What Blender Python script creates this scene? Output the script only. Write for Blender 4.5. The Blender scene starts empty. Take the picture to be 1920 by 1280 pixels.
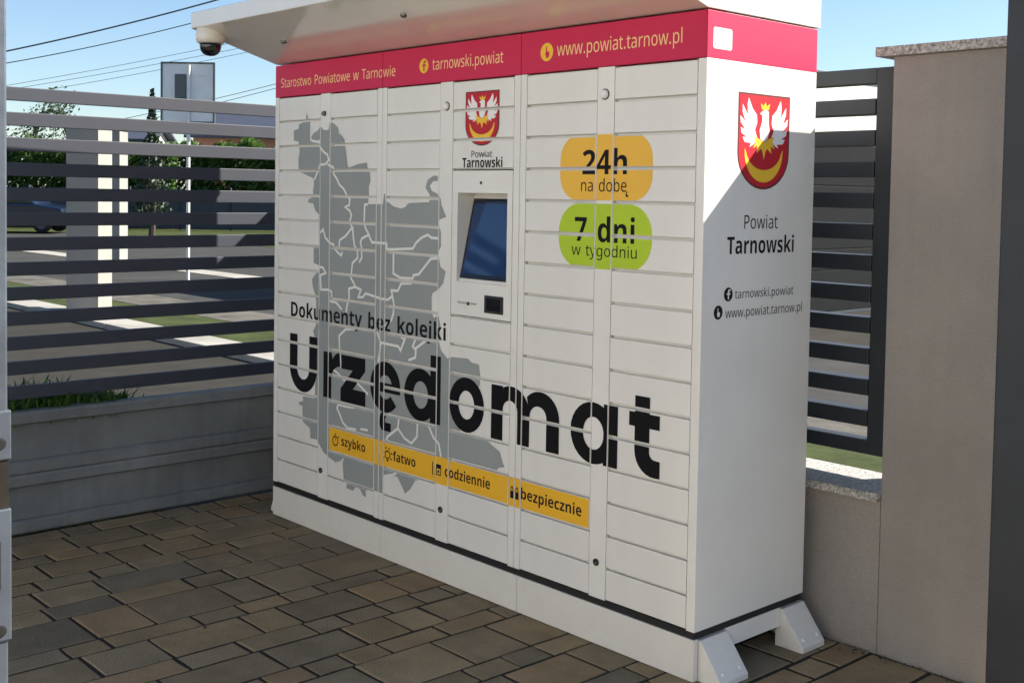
import bpy, bmesh, math, random
from mathutils import Vector, Matrix
from mathutils.geometry import delaunay_2d_cdt

random.seed(11)
SC = bpy.context.scene
COL = SC.collection
R = math.radians

# ------------------------------------------------------------------ camera
cam_data = bpy.data.cameras.new('camera')
cam = bpy.data.objects.new('camera', cam_data)
COL.objects.link(cam)
SC.camera = cam
YAW, PITCH, ROLL = -0.83078, -0.043866, 0.015764
fwd = Vector((math.sin(YAW) * math.cos(PITCH), math.cos(YAW) * math.cos(PITCH), math.sin(PITCH)))
r0 = Vector((math.cos(YAW), -math.sin(YAW), 0.0))
u0 = r0.cross(fwd)
rgt = r0 * math.cos(ROLL) + u0 * math.sin(ROLL)
upv = u0 * math.cos(ROLL) - r0 * math.sin(ROLL)
cam.matrix_world = Matrix(((rgt.x, upv.x, -fwd.x, 4.818), (rgt.y, upv.y, -fwd.y, -2.8933),
                           (rgt.z, upv.z, -fwd.z, 1.5295), (0, 0, 0, 1)))
cam_data.sensor_width = 36.0
cam_data.lens = 2206.73 / 1920 * 36.0
cam_data.shift_y = -(640 - 461.03) / 1920
cam_data.clip_start = 0.05
cam_data.clip_end = 4000

# ------------------------------------------------------------------ sky, sun, exposure
SUN = Vector((0.178, 0.302, 0.270)).normalized()
world = bpy.data.worlds.new('World')
SC.world = world
world.use_nodes = True
wn = world.node_tree
wn.nodes.clear()
wout = wn.nodes.new('ShaderNodeOutputWorld')
wbg = wn.nodes.new('ShaderNodeBackground')
sky = wn.nodes.new('ShaderNodeTexSky')
sky.sky_type = 'NISHITA'
sky.sun_disc = False
sky.sun_elevation = math.asin(SUN.z)
sky.sun_rotation = math.atan2(SUN.x, SUN.y)
sky.altitude = 200
sky.air_density = 1.0
sky.dust_density = 0.4
sky.ozone_density = 3.5
wbg.inputs['Strength'].default_value = 0.058
wn.links.new(sky.outputs[0], wbg.inputs[0])
wn.links.new(wbg.outputs[0], wout.inputs[0])
sl = bpy.data.lights.new('sun', 'SUN')
sl.energy = 5.0
sl.angle = R(0.53)
sl.color = (1.0, 0.93, 0.83)
so = bpy.data.objects.new('sun', sl)
COL.objects.link(so)
so.rotation_euler = SUN.to_track_quat('Z', 'Y').to_euler()
so.location = (8, 12, 12)
SC.view_settings.view_transform = 'Standard'
SC.view_settings.look = 'None'
SC.view_settings.gamma = 1.0
SC.view_settings.use_curve_mapping = False
SC.view_settings.exposure = 1.58
SC.render.engine = 'CYCLES'
SC.cycles.max_bounces = 8
SC.cycles.diffuse_bounces = 5


# ------------------------------------------------------------------ materials
def mat(name, col, rough=0.6, var=0.0, scale=8.0, bump=0.0, bscale=40.0, metal=0.0, spec=0.5, rnd=0.0,
        trans=0.0, col2=None, detail=4.0, coat=0.0, streak=0.0, wavy=0.0, speck=0.0):
    """principled material: two tones mixed by noise, optional fine relief, optional per-object shift"""
    m = bpy.data.materials.new(name)
    m.use_nodes = True
    nt = m.node_tree
    b = nt.nodes['Principled BSDF']
    b.inputs['Roughness'].default_value = rough
    b.inputs['Metallic'].default_value = metal
    b.inputs['Specular IOR Level'].default_value = spec
    if coat:
        b.inputs['Coat Weight'].default_value = coat
        b.inputs['Coat Roughness'].default_value = 0.08
    c = (*col, 1)
    b.inputs['Base Color'].default_value = c
    tc = nt.nodes.new('ShaderNodeTexCoord')
    if var or col2 or rnd:
        c2 = (*(col2 if col2 else [max(0, x * (1 - var)) for x in col]), 1)
        no = nt.nodes.new('ShaderNodeTexNoise')
        no.inputs['Scale'].default_value = scale
        no.inputs['Detail'].default_value = detail
        no.inputs['Roughness'].default_value = 0.62
        if rnd:
            oi = nt.nodes.new('ShaderNodeObjectInfo')
            va = nt.nodes.new('ShaderNodeVectorMath')
            va.operation = 'MULTIPLY_ADD'
            va.inputs[1].default_value = (37.0, 53.0, 71.0)
            nt.links.new(oi.outputs['Random'], va.inputs[0])
            nt.links.new(tc.outputs['Object'], va.inputs[2])
            nt.links.new(va.outputs[0], no.inputs['Vector'])
        else:
            nt.links.new(tc.outputs['Object'], no.inputs['Vector'])
        rp = nt.nodes.new('ShaderNodeValToRGB')
        rp.color_ramp.elements[0].position = 0.33
        rp.color_ramp.elements[1].position = 0.68
        rp.color_ramp.elements[0].color = c2
        rp.color_ramp.elements[1].color = c
        nt.links.new(no.outputs['Fac'], rp.inputs[0])
        out = rp.outputs[0]
        if rnd:
            hs = nt.nodes.new('ShaderNodeHueSaturation')
            mr = nt.nodes.new('ShaderNodeMapRange')
            mr.inputs['To Min'].default_value = 1 - rnd
            mr.inputs['To Max'].default_value = 1 + rnd
            nt.links.new(oi.outputs['Random'], mr.inputs['Value'])
            nt.links.new(mr.outputs[0], hs.inputs['Value'])
            nt.links.new(out, hs.inputs['Color'])
            out = hs.outputs[0]
        for amt, sc_, lo, hi in ((streak, (26, 26, 1.1), 0.38, 0.62), (speck, (330, 330, 330), 0.56, 0.70)):
            if not amt: continue
            mp_ = nt.nodes.new('ShaderNodeMapping')
            mp_.inputs['Scale'].default_value = sc_
            nt.links.new(tc.outputs['Object'], mp_.inputs[0])
            n2 = nt.nodes.new('ShaderNodeTexNoise')
            n2.inputs['Scale'].default_value = 1.0
            n2.inputs['Detail'].default_value = 3
            nt.links.new(mp_.outputs[0], n2.inputs['Vector'])
            mr2 = nt.nodes.new('ShaderNodeMapRange')
            mr2.inputs['From Min'].default_value = lo
            mr2.inputs['From Max'].default_value = hi
            mr2.inputs['To Min'].default_value = 1 - amt
            mr2.inputs['To Max'].default_value = 1 + amt * 0.6
            nt.links.new(n2.outputs['Fac'], mr2.inputs['Value'])
            vm = nt.nodes.new('ShaderNodeVectorMath')
            vm.operation = 'SCALE'
            nt.links.new(out, vm.inputs[0])
            nt.links.new(mr2.outputs[0], vm.inputs['Scale'])
            out = vm.outputs[0]
        nt.links.new(out, b.inputs['Base Color'])
    if bump:
        bn = nt.nodes.new('ShaderNodeTexNoise')
        bn.inputs['Scale'].default_value = bscale
        bn.inputs['Detail'].default_value = 5
        nt.links.new(tc.outputs['Object'], bn.inputs['Vector'])
        bp = nt.nodes.new('ShaderNodeBump')
        bp.inputs['Strength'].default_value = bump
        bp.inputs['Distance'].default_value = 0.01
        nt.links.new(bn.outputs['Fac'], bp.inputs['Height'])
        if wavy:
            wnz = nt.nodes.new('ShaderNodeTexNoise')
            wnz.inputs['Scale'].default_value = 4.5
            wnz.inputs['Detail'].default_value = 1
            nt.links.new(tc.outputs['Object'], wnz.inputs['Vector'])
            b2 = nt.nodes.new('ShaderNodeBump')
            b2.inputs['Strength'].default_value = 1.0
            b2.inputs['Distance'].default_value = wavy
            nt.links.new(wnz.outputs['Fac'], b2.inputs['Height'])
            nt.links.new(b2.outputs[0], bp.inputs['Normal'])
        nt.links.new(bp.outputs[0], b.inputs['Normal'])
    if trans:
        tr = nt.nodes.new('ShaderNodeBsdfTranslucent')
        mx = nt.nodes.new('ShaderNodeMixShader')
        mx.inputs[0].default_value = trans
        if b.inputs['Base Color'].links:
            nt.links.new(b.inputs['Base Color'].links[0].from_socket, tr.inputs[0])
        else:
            tr.inputs[0].default_value = c
        nt.links.new(b.outputs[0], mx.inputs[1])
        nt.links.new(tr.outputs[0], mx.inputs[2])
        nt.links.new(mx.outputs[0], nt.nodes['Material Output'].inputs[0])
    return m


M = {}
M['paint'] = mat('cream_powder_coat', (0.76, 0.748, 0.705), 0.36, var=0.08, scale=2.2, bump=0.03, bscale=260, wavy=0.004, streak=0.008)
M['paint_low'] = mat('cream_coat_splashed', (0.75, 0.73, 0.675), 0.42, col2=(0.70, 0.68, 0.625), scale=7, bump=0.04, bscale=200, speck=0.06, detail=9)
M['roof'] = mat('canopy_powder_coat', (0.74, 0.715, 0.655), 0.14, var=0.08, scale=3, bump=0.015, bscale=220, coat=0.6, wavy=0.0012)
M['red'] = mat('red_vinyl', (0.56, 0.018, 0.075), 0.5, spec=0.25, var=0.06, scale=3)
M['map'] = mat('grey_map_print', (0.285, 0.310, 0.305), 0.5, spec=0.25, var=0.06, scale=4)
M['black'] = mat('black_print', (0.007, 0.007, 0.009), 0.5, spec=0.12, var=0.3, scale=5)
M['ink'] = mat('dark_ink_print', (0.010, 0.010, 0.014), 0.5, spec=0.12, var=0.3, scale=5)
M['yellow'] = mat('yellow_print', (0.80, 0.44, 0.03), 0.5, spec=0.25, var=0.07, scale=5)
M['orange'] = mat('orange_print', (0.82, 0.47, 0.06), 0.5, spec=0.25, var=0.07, scale=5)
M['green'] = mat('green_print', (0.42, 0.58, 0.03), 0.5, spec=0.25, var=0.07, scale=5)
M['head_text'] = mat('header_letter_print', (0.90, 0.56, 0.27), 0.5, spec=0.25, var=0.05, scale=5)
M['white'] = mat('white_print', (0.80, 0.79, 0.78), 0.5, spec=0.25, var=0.04, scale=5)
M['gold'] = mat('gold_print', (0.85, 0.52, 0.04), 0.5, spec=0.25, var=0.08, scale=6)
M['crest_red'] = mat('crest_red_print', (0.50, 0.015, 0.03), 0.5, spec=0.25, var=0.1, scale=6)
M['crest_rim'] = mat('crest_rim_print', (0.13, 0.03, 0.03), 0.5, spec=0.25, var=0.1, scale=6)
M['strip'] = mat('black_rubber_strip', (0.012, 0.012, 0.013), 0.6, var=0.3, scale=20)
M['lock'] = mat('lock_metal', (0.25, 0.25, 0.25), 0.3, var=0.2, scale=60, metal=0.9)
M['darklock'] = mat('lock_dark', (0.02, 0.02, 0.02), 0.35, var=0.3, scale=60)
M['plastic'] = mat('white_plastic', (0.80, 0.80, 0.78), 0.25, var=0.05, scale=20)
M['camwhite'] = mat('camera_shell', (0.72, 0.69, 0.60), 0.3, var=0.05, scale=20)
M['dome'] = mat('smoked_dome', (0.008, 0.008, 0.012), 0.04, var=0.2, scale=20, spec=0.7)
M['bezel'] = mat('screen_bezel', (0.010, 0.014, 0.03), 0.15, var=0.2, scale=20)
M['screen'] = mat('screen_glass', (0.012, 0.04, 0.12), 0.06, var=0.15, scale=4, spec=0.6)
M['anthracite'] = mat('anthracite_coat', (0.020, 0.025, 0.040), 0.58, var=0.15, scale=5, bump=0.03, bscale=150, spec=0.7)
M['gatepost'] = mat('dark_gate_coat', (0.030, 0.036, 0.044), 0.45, var=0.25, scale=4, bump=0.05, bscale=120, spec=0.3)
M['concrete'] = mat('plinth_concrete', (0.205, 0.215, 0.208), 0.85, var=0.35, scale=3, bump=0.3, bscale=90, detail=8, streak=0.06, speck=0.10)
M['stucco'] = mat('beige_stucco', (0.435, 0.402, 0.368), 0.9, var=0.20, scale=2.0, bump=0.9, bscale=240, detail=9, streak=0.015, speck=0.2)
M['granite'] = mat('speckled_granite', (0.55, 0.53, 0.48), 0.6, col2=(0.12, 0.12, 0.12), scale=120, detail=3, bump=0.1, bscale=120)
M['steel'] = mat('galvanised_steel', (0.10, 0.115, 0.14), 0.45, var=0.3, scale=12, metal=0.3, bump=0.05, bscale=80)
M['brass'] = mat('worn_latch', (0.032, 0.024, 0.017), 0.5, var=0.5, scale=30, metal=0.3)
M['sand'] = mat('joint_sand', (0.014, 0.012, 0.008), 0.95, var=0.5, scale=40, bump=0.3, bscale=200)
pv = [(0.345, 0.258, 0.145), (0.315, 0.246, 0.148), (0.275, 0.222, 0.142), (0.360, 0.255, 0.140), (0.300, 0.237, 0.146), (0.345, 0.268, 0.154), (0.245, 0.205, 0.138)]
PAV = [mat('paver_stone_%s' % n, c, 0.85, col2=[x * 0.70 for x in c], scale=6, bump=0.5, bscale=110, rnd=0.11, detail=8, spec=0.2, speck=0.12)
       for n, c in zip(('tan', 'grey', 'slate', 'rust', 'ash', 'buff', 'blue'), pv)]
M['yard'] = mat('yard_stone', (0.115, 0.10, 0.08), 0.9, var=0.25, scale=2, bump=0.3, bscale=60, detail=8, spec=0.1)
M['asphalt'] = mat('asphalt', (0.036, 0.034, 0.029), 0.9, var=0.25, scale=3, bump=0.4, bscale=90, detail=8, spec=0.1)
M['street'] = mat('dark_street_asphalt', (0.052, 0.052, 0.050), 0.9, var=0.3, scale=1.2, bump=0.4, bscale=60, detail=8, spec=0.1)
M['gravel'] = mat('grey_gravel', (0.13, 0.125, 0.11), 0.95, var=0.5, scale=2.5, bump=0.6, bscale=40, detail=9, spec=0.1)
M['door_dark'] = mat('dark_garage_door', (0.009, 0.011, 0.012), 0.8, var=0.2, scale=4, spec=0.1)
M['pale'] = mat('pale_concrete_paving', (0.32, 0.31, 0.28), 0.85, var=0.3, scale=1.5, bump=0.2, bscale=40, detail=8, spec=0.1)
M['lawn'] = mat('lawn', (0.056, 0.074, 0.024), 0.9, col2=(0.028, 0.036, 0.014), scale=2.6, bump=0.6, bscale=30, detail=9, spec=0.1)
M['soil'] = mat('open_ground', (0.10, 0.115, 0.06), 0.95, col2=(0.05, 0.07, 0.025), scale=0.5, bump=0.4, bscale=12, detail=9, spec=0.1)
M['leaf'] = mat('hedge_leaf', (0.085, 0.16, 0.022), 0.55, col2=(0.035, 0.085, 0.014), scale=1.4, trans=0.45)
M['leaf_dark'] = mat('conifer_leaf', (0.022, 0.045, 0.020), 0.6, col2=(0.012, 0.028, 0.012), scale=2, trans=0.15)
M['leaf_grey'] = mat('willow_leaf', (0.07, 0.11, 0.045), 0.6, col2=(0.045, 0.07, 0.03), scale=2, trans=0.4)
M['bark'] = mat('bark', (0.06, 0.045, 0.032), 0.9, var=0.4, scale=20, bump=0.5, bscale=40)
M['render_white'] = mat('white_render', (0.72, 0.70, 0.64), 0.9, var=0.06, scale=3, bump=0.1, bscale=80)
M['render_cream'] = mat('cream_render', (0.77, 0.755, 0.72), 0.9, var=0.08, scale=1.5, bump=0.1, bscale=80)
M['brick'] = mat('red_render', (0.42, 0.20, 0.15), 0.9, var=0.15, scale=4)
M['tile'] = mat('slate_roof', (0.045, 0.055, 0.085), 0.6, var=0.25, scale=6)
M['glass'] = mat('window_glass', (0.02, 0.03, 0.04), 0.05, var=0.2, scale=2, spec=0.8)
M['signback'] = mat('sign_back_metal', (0.80, 0.80, 0.79), 0.45, var=0.1, scale=5)
M['signdark'] = mat('sign_bracket', (0.10, 0.115, 0.12), 0.5, var=0.15, scale=8)
M['polewhite'] = mat('pole_paint', (0.72, 0.72, 0.70), 0.4, var=0.06, scale=8)
M['wire'] = mat('overhead_cable', (0.045, 0.06, 0.075), 0.6, var=0.2, scale=3)
M['carblue'] = mat('blue_car_paint', (0.005, 0.011, 0.030), 0.25, var=0.1, scale=2, coat=0.3)
M['tyre'] = mat('tyre_rubber', (0.015, 0.015, 0.015), 0.8, var=0.2, scale=20)
M['pillar'] = mat('grey_pillar_render', (0.27, 0.26, 0.235), 0.9, var=0.1, scale=4, bump=0.15, bscale=120)
M['bird'] = mat('bird_feather', (0.03, 0.03, 0.03), 0.8, var=0.2, scale=30)


# ------------------------------------------------------------------ object helpers
def tag(o, label=None, cat=None, group=None, kind=None):
    if label: o['label'] = label
    if cat: o['category'] = cat
    if group: o['group'] = group
    if kind: o['kind'] = kind
    return o


def thing(name, label, cat, loc=(0, 0, 0), group=None):
    o = bpy.data.objects.new(name, None)
    o.empty_display_size = 0.1
    COL.objects.link(o)
    o.location = loc
    return tag(o, label, cat, group)


def base_of(o):
    v = Vector((0, 0, 0))
    while o:
        v += o.location
        o = o.parent
    return v


class MB:
    """collects geometry in world coordinates, then links it as ONE mesh object"""

    def __init__(self):
        self.v, self.f, self.m = [], [], []

    def add(self, vs, fs, mi=0):
        n = len(self.v)
        self.v += [tuple(x) for x in vs]
        self.f += [tuple(i + n for i in f) for f in fs]
        self.m += [mi] * len(fs)
        return self

    def box(self, x0, x1, y0, y1, z0, z1, mi=0, bev=0.0):
        if bev:
            bm = bmesh.new()
            bmesh.ops.create_cube(bm, size=1)
            for v in bm.verts:
                v.co = Vector(((x0 + x1) / 2 + v.co.x * (x1 - x0), (y0 + y1) / 2 + v.co.y * (y1 - y0),
                               (z0 + z1) / 2 + v.co.z * (z1 - z0)))
            bmesh.ops.bevel(bm, geom=bm.edges[:], offset=bev, segments=2, profile=0.6, affect='EDGES')
            return self.bm(bm, mi)
        vs = [(x, y, z) for x in (x0, x1) for y in (y0, y1) for z in (z0, z1)]
        fs = [(0, 1, 3, 2), (4, 6, 7, 5), (0, 4, 5, 1), (2, 3, 7, 6), (0, 2, 6, 4), (1, 5, 7, 3)]
        return self.add(vs, fs, mi)

    def bm(self, bm, mi=0):
        bm.verts.index_update()
        self.add([v.co[:] for v in bm.verts], [[v.index for v in f.verts] for f in bm.faces], mi)
        bm.free()
        return self

    def prism(self, pts, axis, a0, a1, mi=0, bev=0.0):
        """pts: 2D polygon; axis 'x' -> pts are (y,z); 'y' -> (x,z); 'z' -> (x,y)"""
        def P(p, a):
            return {'x': (a, p[0], p[1]), 'y': (p[0], a, p[1]), 'z': (p[0], p[1], a)}[axis]
        n = len(pts)
        vs = [P(p, a0) for p in pts] + [P(p, a1) for p in pts]
        fs = [tuple(range(n)), tuple(range(2 * n - 1, n - 1, -1))] + \
             [(i, (i + 1) % n, n + (i + 1) % n, n + i) for i in range(n)]
        bm = bmesh.new()
        bv = [bm.verts.new(v) for v in vs]
        for f in fs:
            bm.faces.new([bv[i] for i in f])
        bmesh.ops.recalc_face_normals(bm, faces=bm.faces[:])
        if bev:
            bmesh.ops.bevel(bm, geom=bm.edges[:], offset=bev, segments=2, profile=0.6, affect='EDGES')
        return self.bm(bm, mi)

    def lathe(self, prof, centre, axis=(0, 0, 1), seg=20, mi=0):
        """prof: (radius, height) pairs along the axis"""
        q = Vector((0, 0, 1)).rotation_difference(Vector(axis).normalized())
        c = Vector(centre)
        vs, fs = [], []
        for r, h in prof:
            for i in range(seg):
                a = 2 * math.pi * i / seg
                vs.append(c + q @ Vector((r * math.cos(a), r * math.sin(a), h)))
        for k in range(len(prof) - 1):
            for i in range(seg):
                j = (i + 1) % seg
                fs.append((k * seg + i, k * seg + j, (k + 1) * seg + j, (k + 1) * seg + i))
        fs.append(tuple(range(seg - 1, -1, -1)))
        fs.append(tuple((len(prof) - 1) * seg + i for i in range(seg)))
        return self.add(vs, fs, mi)

    def tube(self, pts, r, seg=6, mi=0, r1=None):
        pts = [Vector(p) for p in pts]
        vs, fs = [], []
        for k, p in enumerate(pts):
            d = (pts[min(k + 1, len(pts) - 1)] - pts[max(k - 1, 0)]).normalized()
            a = d.orthogonal().normalized() if abs(d.z) > 0.95 else d.cross(Vector((0, 0, 1))).normalized()
            b = d.cross(a)
            rr = r if r1 is None else r + (r1 - r) * k / (len(pts) - 1)
            for i in range(seg):
                t = 2 * math.pi * i / seg
                vs.append(p + a * rr * math.cos(t) + b * rr * math.sin(t))
        for k in range(len(pts) - 1):
            for i in range(seg):
                j = (i + 1) % seg
                fs.append((k * seg + i, k * seg + j, (k + 1) * seg + j, (k + 1) * seg + i))
        fs.append(tuple(range(seg)))
        fs.append(tuple((len(pts) - 1) * seg + i for i in range(seg - 1, -1, -1)))
        return self.add(vs, fs, mi)

    def build(self, name, mats, parent=None, smooth=False, loc=None):
        me = bpy.data.meshes.new(name)
        base = base_of(parent) if parent else Vector((0, 0, 0))
        at = Vector(loc) if loc else base
        me.from_pydata([tuple(Vector(v) - at) for v in self.v], [], self.f)
        if not isinstance(mats, (list, tuple)): mats = [mats]
        for m in mats: me.materials.append(M[m] if isinstance(m, str) else m)
        if len(mats) > 1: me.polygons.foreach_set('material_index', self.m)
        if smooth: me.polygons.foreach_set('use_smooth', [True] * len(me.polygons))
        me.update()
        o = bpy.data.objects.new(name, me)
        COL.objects.link(o)
        if parent:
            o.parent = parent
            o.location = at - base
        else:
            o.location = at
        return o


def dup(o, parent, dloc):
    c = o.copy()
    COL.objects.link(c)
    c.parent = parent
    c.location = o.location + Vector(dloc)
    return c


def copy_tree(o, loc, label=None):
    c = o.copy(); COL.objects.link(c); c.location = loc
    if label: c['label'] = label
    for ch in o.children:
        d = ch.copy(); COL.objects.link(d); d.parent = c
        for g in ch.children:
            e = g.copy(); COL.objects.link(e); e.parent = d
    return c

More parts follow.
